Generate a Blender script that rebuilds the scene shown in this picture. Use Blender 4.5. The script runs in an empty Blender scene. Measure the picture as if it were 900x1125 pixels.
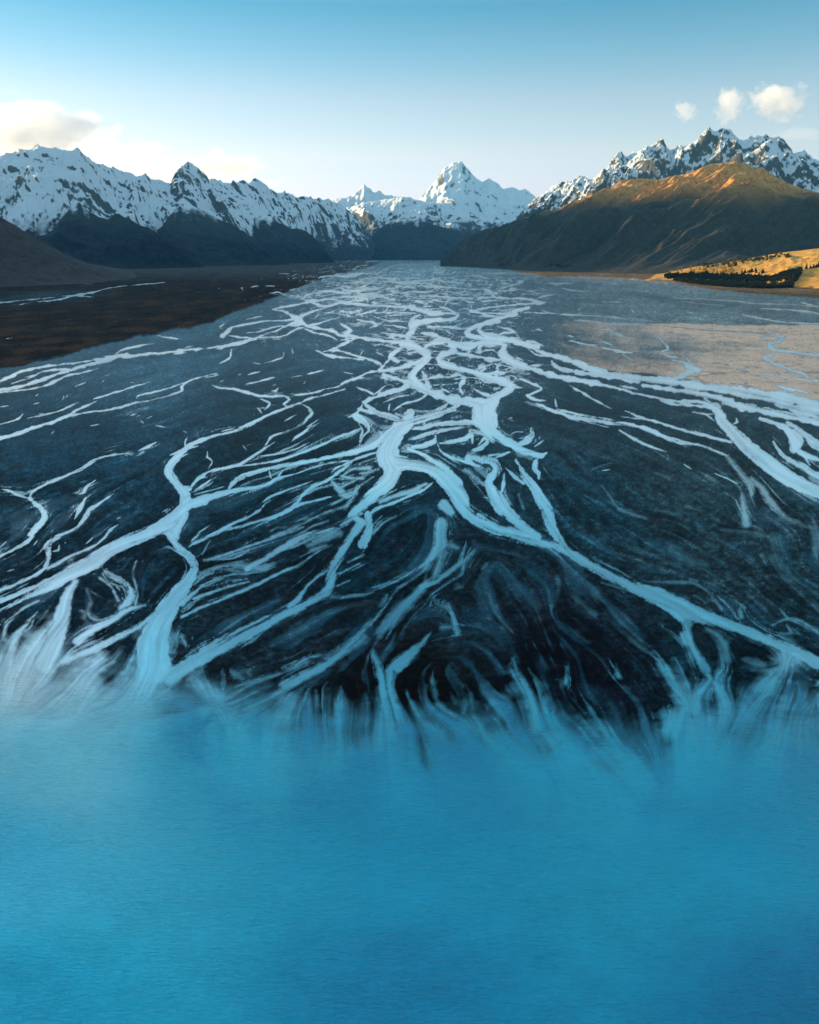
from mathutils import Vector
HAZE = 0.85e-5
SUN_E = 5.0; SUN_EL = 5.4; SUN_AZ = -66.0
AIR = 1.0; DUST = 0.6; OZONE = 2.0; SKY_S = 0.15
EXPO = 1.75
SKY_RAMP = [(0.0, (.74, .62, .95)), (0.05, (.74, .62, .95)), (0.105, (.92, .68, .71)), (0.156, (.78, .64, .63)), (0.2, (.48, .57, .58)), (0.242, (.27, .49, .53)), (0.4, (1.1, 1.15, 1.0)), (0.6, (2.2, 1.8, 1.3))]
import numpy as _np
AMB = _np.array((0.39, 0.57, 0.74)); W_SPEC = _np.array((.006, .012, .014)); B_SPEC = _np.array((.0012, .004, .006))
import bpy, math, random, time
import numpy as np
T0 = time.time()
random.seed(7)
rng = np.random.default_rng(11)
scene = bpy.context.scene
COL = scene.collection

# ------------------------------------------------------------------ camera
CAM_H = 150.0
FPX = 900.0
HORIZON_V = 276.0
PITCH = math.atan((562.5 - HORIZON_V) / FPX)
cp, sp = math.cos(PITCH), math.sin(PITCH)
cam_d = bpy.data.cameras.new("camera")
cam = bpy.data.objects.new("camera", cam_d)
COL.objects.link(cam)
cam.location = (0, 0, CAM_H)
cam.rotation_euler = (math.pi / 2 - PITCH, 0, 0)
cam_d.sensor_fit = 'VERTICAL'
cam_d.sensor_height = 24.0
cam_d.lens = 24.0 * FPX / 1125.0
cam_d.clip_start = 1.0
cam_d.clip_end = 300000.0
scene.camera = cam


def ray(u, v):
    x = (np.asarray(u, float) - 450.0) / FPX
    y = -(np.asarray(v, float) - 562.5) / FPX
    return x, cp + y * sp, -sp + y * cp


def ground_xy(u, v):
    dx, dy, dz = ray(u, v)
    t = CAM_H / -dz
    return dx * t, dy * t


def azel(u, v):
    dx, dy, dz = ray(u, v)
    return np.arctan2(dx, dy), dz / np.hypot(dx, dy)


# ------------------------------------------------------------------ noise
PERM = rng.permutation(4096)
GA = rng.random(4096) * 2 * np.pi
GX, GY = np.cos(GA), np.sin(GA)


def perlin(x, y, seed=0):
    x = np.asarray(x, float) + seed * 17.31
    y = np.asarray(y, float) - seed * 9.77
    xi = np.floor(x).astype(np.int64)
    yi = np.floor(y).astype(np.int64)
    xf, yf = x - xi, y - yi

    def g(ix, iy, fx, fy):
        h = PERM[(PERM[ix & 4095] + iy) & 4095]
        return GX[h] * fx + GY[h] * fy
    u = xf * xf * xf * (xf * (xf * 6 - 15) + 10)
    w = yf * yf * yf * (yf * (yf * 6 - 15) + 10)
    a = g(xi, yi, xf, yf)
    b = g(xi + 1, yi, xf - 1, yf)
    c = g(xi, yi + 1, xf, yf - 1)
    d = g(xi + 1, yi + 1, xf - 1, yf - 1)
    return (a + (b - a) * u + ((c + (d - c) * u) - (a + (b - a) * u)) * w) * 1.5


def fbm(x, y, octv=5, seed=0, gain=0.5):
    s = 0.0
    a = 1.0
    for i in range(octv):
        s = s + a * perlin(x * 2 ** i, y * 2 ** i, seed + i * 3)
        a *= gain
    return s


def ridged(x, y, octv=6, seed=0, gain=0.55):
    s = 0.0
    a = 1.0
    w = 1.0
    tot = 0.0
    for i in range(octv):
        n = 1.0 - np.abs(perlin(x * 2.03 ** i, y * 2.03 ** i, seed + i * 5)) * 1.25
        n = np.clip(n, 0, 1) ** 2
        s = s + a * n * w
        w = np.clip(n * 1.6, 0.15, 1)
        tot += a
        a *= gain
    return s / tot


def sstep(a, b, x):
    t = np.clip((x - a) / (b - a), 0, 1)
    return t * t * (3 - 2 * t)


# ------------------------------------------------------------------ object helpers
def tag(o, label=None, cat=None, group=None, kind=None):
    if label: o['label'] = label
    if cat: o['category'] = cat
    if group: o['group'] = group
    if kind: o['kind'] = kind
    return o


def link(o, parent=None):
    COL.objects.link(o)
    if parent is not None:
        o.parent = parent
    return o


def np_mesh(name, verts, quads, mat=None, attrs=None, smooth=True, parent=None):
    me = bpy.data.meshes.new(name)
    n, m = len(verts), len(quads)
    k = quads.shape[1]
    me.vertices.add(n)
    me.vertices.foreach_set('co', np.ascontiguousarray(verts, dtype=np.float32).ravel())
    me.loops.add(m * k)
    me.loops.foreach_set('vertex_index', np.ascontiguousarray(quads, dtype=np.int32).ravel())
    me.polygons.add(m)
    me.polygons.foreach_set('loop_start', np.arange(0, m * k, k, dtype=np.int32))
    if smooth:
        me.polygons.foreach_set('use_smooth', np.ones(m, dtype=bool))
    me.update(calc_edges=True)
    for an, av in (attrs or {}).items():
        if av.ndim == 1:
            at = me.attributes.new(an, 'FLOAT', 'POINT')
            at.data.foreach_set('value', np.ascontiguousarray(av, dtype=np.float32))
        else:
            at = me.attributes.new(an, 'FLOAT_VECTOR', 'POINT')
            at.data.foreach_set('vector', np.ascontiguousarray(av, dtype=np.float32).ravel())
    if mat: me.materials.append(mat)
    o = bpy.data.objects.new(name, me)
    return link(o, parent)


def grid_quads(nr, nc):
    i = np.arange(nr - 1)[:, None] * nc + np.arange(nc - 1)[None, :]
    q = np.stack([i, i + 1, i + nc + 1, i + nc], -1).reshape(-1, 4)
    return q


def compact(verts, quads, attrs):
    used = np.unique(quads)
    remap = np.full(len(verts), -1, dtype=np.int64)
    remap[used] = np.arange(len(used))
    return verts[used], remap[quads], {k: a[used] for k, a in attrs.items()}


# ------------------------------------------------------------------ material helper
class NT:
    def __init__(s, name, disp=None):
        s.m = bpy.data.materials.new(name)
        s.m.use_nodes = True
        s.t = s.m.node_tree
        s.t.nodes.clear()
        s.out = s.t.nodes.new('ShaderNodeOutputMaterial')

    def n(s, typ, **kw):
        nd = s.t.nodes.new('ShaderNode' + typ)
        for k, v in kw.items():
            setattr(nd, k, v)
        return nd

    def l(s, a, b):
        s.t.links.new(a, b)

    def val(s, sock, v):
        if hasattr(v, 'default_value') or hasattr(v, 'is_linked'):
            s.l(v, sock)
        else:
            sock.default_value = v

    def attr(s, name, vec=False):
        a = s.n('Attribute', attribute_name=name)
        return a.outputs['Vector' if vec else 'Fac']

    def math(s, op, a, b=0.5, c=None, clamp=False):
        m = s.n('Math', operation=op, use_clamp=clamp)
        s.val(m.inputs[0], a)
        s.val(m.inputs[1], b)
        if c is not None: s.val(m.inputs[2], c)
        return m.outputs[0]

    def mix(s, f, a, b, blend='MIX'):
        m = s.n('Mix', data_type='RGBA', blend_type=blend)
        s.val(m.inputs[0], f)
        for i, c in ((6, a), (7, b)):
            if isinstance(c, tuple): m.inputs[i].default_value = (*c, 1)
            elif isinstance(c, float): m.inputs[i].default_value = (c, c, c, 1)
            else: s.l(c, m.inputs[i])
        return m.outputs[2]

    def pos(s):
        return s.n('NewGeometry').outputs['Position']

    def mapping(s, vec, scale=(1, 1, 1), rot=(0, 0, 0)):
        m = s.n('Mapping')
        s.l(vec, m.inputs[0])
        m.inputs['Scale'].default_value = scale
        m.inputs['Rotation'].default_value = rot
        return m.outputs[0]

    def noise(s, vec, scale, detail=4, rough=0.55, dist=0.0):
        m = s.n('TexNoise')
        s.l(vec, m.inputs['Vector'])
        m.inputs['Scale'].default_value = scale
        m.inputs['Detail'].default_value = detail
        m.inputs['Roughness'].default_value = rough
        m.inputs['Distortion'].default_value = dist
        return m.outputs['Fac']

    def ramp(s, f, a, b, lo=0.0, hi=1.0):
        m = s.n('MapRange', interpolation_type='SMOOTHSTEP')
        s.val(m.inputs[0], f)
        m.inputs[1].default_value = a
        m.inputs[2].default_value = b
        m.inputs[3].default_value = lo
        m.inputs[4].default_value = hi
        return m.outputs[0]

    def bump(s, h, strength, dist):
        m = s.n('Bump')
        m.inputs['Strength'].default_value = strength
        m.inputs['Distance'].default_value = dist
        s.l(h, m.inputs['Height'])
        return m.outputs[0]

    def bsdf(s, color, rough=0.8, spec=0.5, normal=None):
        b = s.n('BsdfPrincipled')
        if isinstance(color, tuple): b.inputs['Base Color'].default_value = (*color, 1)
        else: s.l(color, b.inputs['Base Color'])
        s.val(b.inputs['Roughness'], rough)
        s.val(b.inputs['Specular IOR Level'], spec)
        if normal is not None: s.l(normal, b.inputs['Normal'])
        return b.outputs[0]

    def done(s, sh):
        s.l(sh, s.out.inputs['Surface'])
        return s.m
# ------------------------------------------------------------------ surveyed channels of the braided river
# each sheet: x0, y0, scale; every line is x,y,full width; ';' parts lines; soft edge in the second field, tone in the third
SHEETS = dict(A=(0,290,4),B=(225,280,5.143),C=(375,280,5.143),D=(525,280,5.143),E=(675,310,4),F=(225,370,5.143),
  G=(375,370,5.143),H=(525,370,5.143),I=(0,440,4),J=(200,450,4.5),K=(375,450,5.143),L=(525,450,5.143),M=(675,440,4),
  N=(0,580,4),O=(200,580,4.5),P=(375,580,4.5),Q=(550,580,4.5),R=(700,580,4.5),S=(0,700,4),T=(200,700,4),U=(400,700,4),W=(600,700,3),Z=(0,0,1))
CH = {}
CH['A'] = """-60,572,16 0,555,12 60,545,12 150,520,16 250,485,14 330,460,14 430,432,22 520,405,26 600,402,14 700,392,13 800,380,12 900,370,11
-100,560,18 -40,530,18 0,515,12 60,490,16 110,468,12 200,450,9 300,438,7 400,425,8 500,408,16
500,400,8 540,378,8 600,362,7 675,350,5
50,525,3 120,505,4 200,470,7 320,462,10 ; 100,500,4 160,488,5
-60,575,6 0,565,5 120,552,8 180,540,9 235,518,10 290,492,8 360,478,6 440,458,4
410,595,10 470,575,7 540,555,7 600,535,6 660,517,4
660,598,6 740,580,6 800,555,9 800,540,10 830,515,8 900,493,6 960,480,4
600,590,12 605,580,10 620,575,6 680,562,6 760,540,6 820,518,8
-60,185,10 20,170,8 100,160,6 200,152,7 300,140,7 420,124,10 460,110,5 540,98,5 640,88,6 740,80,6
50,185,4 150,168,5 240,160,10 330,142,9 420,146,8 ; -80,86,3 200,86,3 420,88,3 ; 20,330,5 60,325,12 ; 690,315,8 730,322,6 780,328,9
450,518,12 460,512,8 ; 580,520,12 590,520,6 ; 760,396,7 820,390,6 ; 335,538,8 375,520,7 ; 810,370,9 845,362,9 ; 465,492,7 485,485,5 ; 275,595,12 280,580,7 ; 290,585,10 295,575,5 ; 160,580,10 170,572,7 ; 360,498,8 365,494,6"""
CH['B'] = """380,308,14 450,294,9 520,280,9 600,262,14 650,255,10 700,250,8 800,270,14 900,280,12
380,308,12 440,318,12 480,335,22 520,360,36 550,385,34 580,400,20 640,415,16 720,430,16 760,455,16 830,460,18 900,470,14
540,245,10 590,262,12 640,285,14 700,288,12 760,270,10 820,262,10 900,255,10
540,245,8 620,215,8 700,205,12 800,215,12 900,195,12 ; 760,235,8 850,235,10 900,225,10
520,355,24 570,335,14 640,310,8 720,290,7
520,365,14 420,372,8 340,375,8 280,383,12 220,395,10 150,412,10 110,440,22
100,455,26 130,440,30 150,420,12 ; 130,455,12 200,465,7 260,472,10 290,475,16 ; 85,400,16 95,420,10 ; 80,412,10 110,385,6
530,380,22 480,395,14 420,420,8 340,450,7 290,470,10 200,500,14 140,512,22 60,530,18
560,405,20 510,425,10 440,460,8 300,468,6 ; 550,395,16 470,400,7 400,405,8 300,435,8 240,440,7 ; 340,345,5 300,352,6 230,365,6
580,400,10 650,385,8 700,370,6 770,350,4
760,385,6 800,410,10 830,430,12 790,450,12 810,490,14 750,515,12
370,218,10 420,212,6 480,240,5 ; 640,130,6 720,115,10 820,122,16 900,100,12
560,415,18 620,440,14 700,455,12 750,480,14
210,185,16 215,200,14 ; 480,200,10 520,190,10 ; 255,184,6 300,175,7 ; 340,176,6 400,178,8 ; 420,105,5 480,106,5 ; 800,325,12 810,345,12 840,352,6
860,365,22 880,370,24 ; 850,340,10 900,330,14 ; 80,190,8 88,185,6 ; 110,200,9 ; 830,165,5 900,150,10 ; 690,120,8 780,105,6"""
CH['C'] = """0,275,24 80,275,18 150,285,14 300,292,12 400,300,14 460,315,30 520,340,40
0,240,10 80,238,10 150,250,22 150,275,16 ; 0,205,8 100,200,10 200,190,12 250,180,10 ; 200,215,14 240,205,10 ; 200,240,10 160,255,14
0,120,12 100,105,8 200,105,8 300,60,10 400,60,10 500,50,8 560,62,6
100,140,10 200,130,10 270,135,12 330,158,10 430,160,10 500,165,10 540,180,12 600,182,8 700,192,6 800,195,8 830,200,14 860,225,20 880,240,14
240,150,8 330,155,8 440,148,6 500,145,8 550,142,10 ; 100,165,8 200,150,8 ; 80,200,6 160,160,10 240,115,10
340,190,10 360,180,14 420,185,6 ; 330,220,8 400,208,7 480,210,14 520,195,6 560,190,6
480,232,8 560,235,7 620,242,14 700,245,6 800,240,8 880,240,10 ; 620,245,16 600,265,16 590,285,14
690,245,8 710,262,8 770,272,8 ; 740,222,8 780,235,6 ; 660,215,8 700,205,8 740,208,6
900,292,8 820,300,8 760,312,12 730,318,20 770,325,10 840,345,8 900,352,6 ; 730,285,14 735,305,14
460,300,12 520,330,30 600,330,16 670,335,10 ; 560,295,8 600,305,10 640,325,14 660,345,20 620,365,28 520,370,34 450,380,40 400,400,36 400,430,36 380,460,36 380,500,30
440,340,30 400,360,20 380,385,14 ; 200,310,14 150,325,12 100,340,12 ; 180,330,8 300,325,8 420,330,8
100,365,26 130,375,12 180,380,14 200,400,14 160,415,12 ; 30,330,10 40,350,12 ; 0,390,10 30,405,16 50,420,12 20,435,12 0,440,10
180,345,6 260,370,6 380,375,6 ; 230,395,6 330,405,8 380,420,10 ; 0,450,10 80,460,12 150,480,10 250,490,12 340,495,14 400,505,16
230,440,10 330,455,12 390,465,14 ; 480,405,20 560,408,10 620,410,14 680,420,10 700,425,14
900,375,26 850,385,20 780,395,24 740,410,26 710,440,26 750,465,28 820,470,22 900,478,26 ; 790,440,16 850,450,26 900,455,20
450,440,30 520,450,24 560,470,22 620,490,20 700,500,16 760,480,12 ; 820,262,8 880,258,10
260,255,8 310,245,10 ; 730,118,8 800,122,7 ; 530,115,6 590,90,5 ; 380,125,8 ; 860,105,7 900,100,6 ; 640,165,5 700,160,4 ; 150,36,6 300,34,8 400,30,6"""
CH['D'] = """0,308,9 60,298,10 120,290,9 200,282,9 300,275,14 350,270,20 385,268,14
385,268,12 320,258,18 270,250,14 200,245,8 130,242,8 90,238,14 ; 330,245,7 380,232,8 435,225,12
30,200,10 65,210,18 85,235,22 100,240,14 ; 20,262,8 80,262,8 ; 150,265,8 180,275,8 ; 200,255,7 220,268,7
110,192,6 150,185,10 180,175,8 220,165,10 250,150,16 220,148,10 ; 250,150,12 275,135,7
290,300,18 240,310,26 200,320,22 220,335,22 180,345,18 120,360,18 60,380,24 20,400,28 10,430,34 60,460,30 120,475,28 200,490,30 280,505,30 340,520,30
170,305,8 200,320,14 ; 0,328,8 80,330,8 150,335,8 220,330,10 ; 0,345,6 60,348,8 120,352,6
110,405,8 150,415,12 210,435,12 150,440,14 120,455,22 ; 270,487,12 330,495,10 370,512,8 ; 0,470,14 60,480,16 120,490,14
250,325,6 400,330,5 500,338,8 620,343,8 720,350,6 780,356,10 850,365,6
360,315,6 415,325,8 ; 380,160,5 460,163,8 540,163,5 ; 470,185,12 520,200,7 600,205,6 640,207,4 ; 275,205,8 320,207,10 ; 310,213,4 400,222,5
560,315,12 590,300,8 ; 860,308,12 890,330,8 ; 540,368,5 600,373,7 700,385,5 760,388,5 ; 485,398,9 510,393,6
500,455,6 545,462,7 ; 510,485,8 560,495,8 620,508,8 680,512,10 ; 330,420,8 360,430,10 ; 750,435,18 800,450,12 830,462,6 ; 760,415,9 750,465,9
50,98,8 70,98,8 ; 100,105,7 170,97,7 ; 0,125,8 40,122,8 ; 180,85,5 210,95,6 ; 560,460,5 590,458,4 ; 700,265,4 820,268,5"""
CH['E'] = """250,65,12 300,72,10 400,75,6 520,82,8 640,95,7 760,98,6 900,108,6 980,115,6
280,45,8 310,50,8 ; 300,85,6 400,97,6 490,103,6 ; 120,70,8 155,80,8 ; 310,128,6 370,140,6
555,140,10 620,155,10 700,170,8 780,178,6 900,184,6 1000,190,6 ; 640,115,6 760,122,7 850,130,10 900,140,8 980,150,8 ; 820,90,8 880,105,8
0,158,6 60,162,6 ; 190,235,18 205,255,12 235,280,12 235,295,10 205,305,12 ; 200,315,8 240,325,9 290,335,7
250,345,8 300,352,12 345,380,44 375,385,24 405,389,8 ; 315,335,12 345,362,24 ; 335,390,40 300,410,30 250,425,24 200,415,10 ; 262,375,10 268,400,14
-20,228,6 40,238,6 ; 0,303,8 30,308,10 80,310,4 ; 35,318,8 80,345,6
640,240,6 700,235,10 740,245,18 725,262,16 682,272,20 700,295,20 760,305,12 840,315,11 900,322,9 980,330,9
700,300,20 690,322,20 655,333,14 700,355,18 760,380,16 820,400,13 860,420,13 900,435,10 980,455,14
530,375,9 570,380,7 ; 700,450,5 760,470,18 820,480,14 880,500,8 ; 200,190,3 400,210,4 560,218,5 700,230,6 ; 35,375,12 40,385,9 ; 75,120,12 95,138,6
0,405,20 120,425,30 240,435,36 360,455,40 480,470,40 600,485,44 700,500,46 800,515,50 900,545,50 1000,570,60
0,460,8 100,490,9 200,510,9 300,530,9 400,555,9 ; 130,455,18 300,478,24 420,500,26 500,520,26 560,555,30
400,510,14 440,560,26 480,590,30 ; 560,500,20 700,520,24 780,560,22 830,600,22 ; 600,545,14 680,570,14 780,592,20
-40,190,4 40,186,5 160,188,5 ; 620,400,4 760,418,4 900,440,4"""
CH['H'] = """130,10,30 200,20,34 250,45,30 300,55,34 340,80,20 400,100,24 500,125,30 560,150,40 650,185,40 740,210,44 820,230,48 900,240,44
150,50,36 140,100,52 200,145,44 280,175,34 360,200,34 450,225,36 560,245,36 680,262,36
420,140,18 460,175,26 530,195,26 640,210,30 760,228,34 ; 600,265,26 700,272,18 800,295,16 900,325,16 ; 800,275,12 900,295,12
230,235,14 300,262,14 360,290,14 320,315,14 280,330,16 310,350,14 370,360,16 390,360,6
330,378,14 400,405,14 480,435,16 540,460,20 620,470,16 720,485,18 820,495,20 900,510,16 ; 435,350,7 445,400,14
450,410,10 540,432,14 640,450,8 760,470,8 ; 515,275,10 560,300,10 620,330,12 680,370,12 760,408,5 ; 840,420,10 900,445,10 ; 180,462,14 190,455,10
0,210,30 60,225,30 130,250,40 190,280,50 150,310,54 100,350,60 50,390,80 20,430,110 25,480,120
190,290,30 260,285,10 ; 20,160,20 40,180,22 10,200,20 ; 155,185,10 155,205,9 140,215,10 ; 0,110,24 60,130,22 140,130,30
40,75,30 90,75,20 ; 0,25,16 80,25,16 150,30,30 ; 220,115,10 260,135,14 ; 280,165,18 360,160,18 ; 0,310,14 50,330,30 90,330,20
520,20,8 600,40,7 690,60,6 ; 690,15,6 720,30,10 760,50,16 ; 700,62,8 760,75,12 820,85,14 880,90,5 ; 820,90,10 830,110,8 880,135,6
290,70,8 330,100,9 400,112,10 ; 435,70,7 440,95,7 ; 470,70,5 468,92,5 ; 820,160,6 820,195,18 ; 270,20,10 340,35,8 375,55,5"""
CH['F'] = """0,65,8 80,55,9 150,45,14 220,28,16 290,12,12 ; 40,270,12 80,288,10 180,298,12 260,320,14 330,335,14 440,335,10 ; 440,330,10 480,355,12 450,380,14 465,395,12
200,512,16 290,475,16 370,435,10 450,405,10 520,380,12 580,355,10 640,338,8 720,318,7 790,295,5
310,350,8 370,375,10 360,395,12 335,412,8 ; 300,400,10 320,430,12 ; 500,330,7 560,325,12 600,318,10 680,298,7 740,285,8 790,258,10 850,240,9 900,232,9
545,380,5 580,395,6 610,430,12 580,460,14 540,505,12 ; 230,268,6 320,248,8 400,227,6 ; 245,215,9 310,197,8 ; 490,230,4 550,218,5 ; 570,215,9 670,190,7
80,152,10 120,135,12 145,110,20 150,70,12 ; 340,150,4 400,132,7 445,112,8 447,90,12 ; 370,305,8 400,305,10 415,288,8 ; 385,275,8 400,268,5 ; 560,265,16 570,250,7
450,475,5 520,440,5 ; 580,510,8 600,495,6 640,470,5 ; 620,75,8 660,92,12 720,110,14 800,118,10 900,130,12 ; 660,90,10 720,70,12 790,40,14 850,10,10
720,85,20 750,75,14 780,95,6 ; 90,255,9 110,245,7 ; 190,215,9 205,208,7 ; 345,50,8 ; 490,68,6 500,98,9 ; 790,200,8 840,210,8 ; 625,45,7 645,50,5 ; 865,285,6 900,297,8
0,232,3 80,215,4 ; 275,145,5 315,155,6 ; 580,300,7 600,312,6 ; 830,40,7 835,25,5"""
CH['G'] = """0,20,12 80,8,12 200,15,12 300,30,14 380,45,20 ; 0,80,10 60,100,12 130,120,16 210,145,18 230,160,30 ; 200,85,6 240,105,10 ; 60,100,10 50,85,6 ; 100,110,8 125,75,6
350,40,40 420,60,60 480,95,50 470,130,40 380,160,30 300,185,24 220,190,26 ; 290,110,30 250,150,18 210,200,26 ; 340,60,20 280,110,34 320,140,12
470,60,30 540,20,24 620,12,20 ; 480,50,20 600,28,20 700,60,36 800,30,36 900,40,26 ; 620,45,40 640,80,34 560,110,40 560,145,44 650,175,36 740,200,32 820,230,34 900,260,34
650,90,24 750,110,20 900,130,22 ; 480,130,50 420,190,40 400,235,60 440,280,60 500,310,46 580,340,46 660,360,54 760,375,56 830,400,90 825,450,110 830,510,120
240,215,22 320,240,22 380,262,50 350,292,36 280,310,26 200,340,26 130,370,28 160,400,28 220,430,28 290,450,28 330,480,40 370,500,70
0,265,9 80,235,14 160,200,16 210,195,14 ; 90,285,6 150,310,14 190,330,24 ; 190,325,14 260,270,7 ; 120,370,16 110,410,16 70,450,22 120,480,34 140,510,20
460,190,8 475,230,20 495,280,30 ; 640,240,10 690,235,36 670,290,20 690,320,44 ; 560,285,8 620,320,12 ; 480,330,18 440,355,12 350,380,9 290,420,12
275,380,14 270,415,22 ; 240,370,8 320,340,8 380,330,8 ; 610,375,30 560,405,24 480,445,20 400,462,20 340,445,16 300,430,16 ; 670,385,40 580,430,26 480,470,26 400,490,20
800,190,20 815,170,18 ; 800,325,12 845,345,26 900,335,26 ; 870,350,24 850,400,50 ; 740,290,8 800,320,10 ; 560,500,14 700,490,20 800,495,26 ; 400,5,20 480,15,16 ; 210,40,6 300,60,8 350,70,8
20,200,7 ; 60,205,6 ; 860,300,12 900,290,14"""
CH['I'] = """-120,200,22 0,165,22 70,148,20 150,118,16 230,95,14 290,72,14 340,42,10 430,0,9 ; 290,70,10 400,50,5 470,42,7 560,22,8 600,10,7 660,0,5
-60,120,5 0,105,5 60,88,6 85,78,10 100,60,10 ; 120,78,4 200,62,5 270,42,6 345,8,6
640,590,60 700,550,50 790,490,56 820,440,60 790,380,44 745,320,46 760,270,40 810,220,22 850,190,20 900,170,20 ; 790,380,24 830,388,30 ; 835,385,24 870,345,20 900,335,20
900,440,50 820,462,50 740,530,50 ; 810,500,50 780,560,46 770,600,44
130,430,12 145,400,12 200,368,10 280,335,12 350,305,14 390,280,18 430,255,10 500,238,8 570,232,4 ; 612,220,12 640,208,16 685,185,14
130,430,16 160,455,22 185,475,22 195,515,34 165,555,34 135,590,30 ; 10,390,6 50,400,10 70,412,12 125,430,5
345,412,5 370,402,22 380,380,14 420,350,6 ; 330,520,8 348,480,28 380,425,10 ; 245,595,14 310,575,14 350,545,16 380,505,26 395,480,22 440,450,12 500,408,6 ; 460,600,8 480,570,8 520,545,8
515,520,10 530,512,7 ; 780,255,10 825,235,6 ; 820,220,8 813,185,7 825,160,7 ; 810,135,8 822,142,6 ; 575,65,8 600,58,7 ; 620,90,14 632,98,12 ; 690,110,8 725,117,6 ; 395,112,6 435,104,6 ; 228,145,10 238,132,8 ; 715,490,4 740,475,5
0,28,7 35,22,5 ; 150,16,6 175,10,5 ; 600,70,6 612,66,5 ; 645,80,4 672,68,4"""
CH['J'] = """-60,225,14 0,200,20 60,165,20 150,132,12 230,115,12 300,92,14 380,55,14 420,32,8 500,2,10 ; 0,200,12 80,180,8 ; 190,108,6 260,92,6
280,270,8 340,235,8 400,195,9 430,150,10 450,130,14 530,105,9 590,75,12 620,40,14 640,20,10 625,0,9 ; 370,232,7 480,218,8 560,195,8 630,160,7
270,280,7 380,268,7 480,250,12 560,225,14 640,195,14 700,170,14 780,132,12 860,105,10 890,85,14 ; 540,160,6 560,140,12 600,115,14 640,75,7
120,310,14 200,290,16 280,275,14 330,245,12 400,200,10 460,158,5 ; 50,380,20 80,340,26 130,308,18 ; 125,210,14 125,235,8 150,255,8 130,295,8
0,480,50 80,450,44 180,420,36 260,400,24 360,385,18 430,365,16 470,340,16 560,318,6 640,290,6 740,262,6 850,250,8
225,400,30 265,350,30 340,315,26 440,290,22 540,268,22 660,250,20 780,225,22 900,200,46 ; 430,300,9 440,340,12 ; 500,300,10 470,335,12
400,455,12 440,430,14 520,398,10 600,370,6 650,350,4 ; 410,470,10 380,500,12 330,530,12 240,570,18 180,605,24 110,635,20
180,600,16 280,580,18 380,550,14 470,525,24 520,500,26 580,470,22 640,455,10 740,430,12 ; 500,520,24 560,470,20 600,420,18 650,380,18 720,350,16 760,320,18 850,250,24
735,320,10 760,290,12 800,275,9 ; 900,365,9 850,395,12 ; 80,610,10 140,570,5 ; 70,395,12 110,370,12 150,340,6 ; 60,420,6 140,400,5 210,380,4 ; 505,58,5 565,25,5 ; 300,175,6 320,200,5 ; 320,175,5 345,172,4 ; 660,55,5 685,52,4"""
CH['J|2.2|.8'] = """740,350,14 780,400,46 820,430,50 860,420,30 ; 900,340,14 840,340,20 790,330,20
450,630,34 540,590,24 640,540,20 740,500,20 820,470,26 ; 560,630,12 640,580,10 720,550,12 ; 620,630,18 700,590,10 800,550,14 870,520,30 ; 900,450,40 850,500,40 ; 740,470,10 800,440,20 ; 800,560,30 880,510,40"""
CH['K'] = """390,20,56 370,70,90 330,110,100 290,160,120 265,220,140 265,280,150 290,330,120 270,400,110 200,460,90 140,520,70 90,570,60 60,600,50
300,300,110 400,310,80 500,330,80 560,370,100 620,430,110 670,500,120 690,560,90 740,610,76 820,655,70 900,690,60
380,220,24 450,250,24 530,300,36 600,350,46 660,420,70
60,600,40 130,640,40 ; 150,590,50 160,650,46 150,700,60 120,760,70 ; 520,410,10 470,450,22 380,490,18 290,530,18 200,560,26 150,600,36
0,255,26 80,235,26 180,205,40 240,160,50 ; 240,150,14 210,115,5 ; 0,320,16 80,280,16 200,240,22
40,45,8 90,30,22 130,60,18 150,90,14 155,120,10 120,150,16 110,175,20 100,210,14 ; 100,80,12 120,115,12 105,165,14 ; 0,155,14 50,130,10 90,110,14
100,0,20 180,15,26 270,40,32 330,60,36 ; 370,70,36 450,50,22 550,20,26 640,0,24 ; 400,40,14 560,30,12
400,110,26 470,100,22 580,75,24 680,70,24 760,70,60 ; 790,0,120 790,40,120 800,80,96 ; 405,95,10 435,100,22
400,170,26 450,150,24 520,130,22 620,110,20 700,100,16 ; 400,215,20 470,205,36 520,180,36 530,150,16
560,190,24 640,180,24 700,165,34 740,145,30 740,190,24 ; 820,150,40 820,190,22 780,220,30 740,245,40 720,275,50
545,190,8 560,230,14 600,262,18 660,285,16 720,300,24 780,320,24 ; 740,120,36 790,130,34 840,160,30 860,185,16
720,250,40 800,285,44 870,295,44 875,340,44 840,390,50 840,450,56 870,520,60 900,570,66 ; 800,265,20 900,250,10"""
CH['K|2|.8'] = """700,340,24 760,390,40 820,440,16 ; 40,460,10 120,420,10 180,380,7 ; 20,560,30 60,500,40 90,440,34 ; 0,440,14 80,400,12 160,360,10 ; 180,700,24 240,640,14 310,600,7 ; 0,380,12 60,340,20 160,330,30
480,420,20 400,460,40 300,490,36 220,520,30 ; 10,480,40 60,470,30 ; 0,650,26 50,620,20 ; 190,640,10 230,600,6 ; 580,540,90 620,580,60"""
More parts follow.
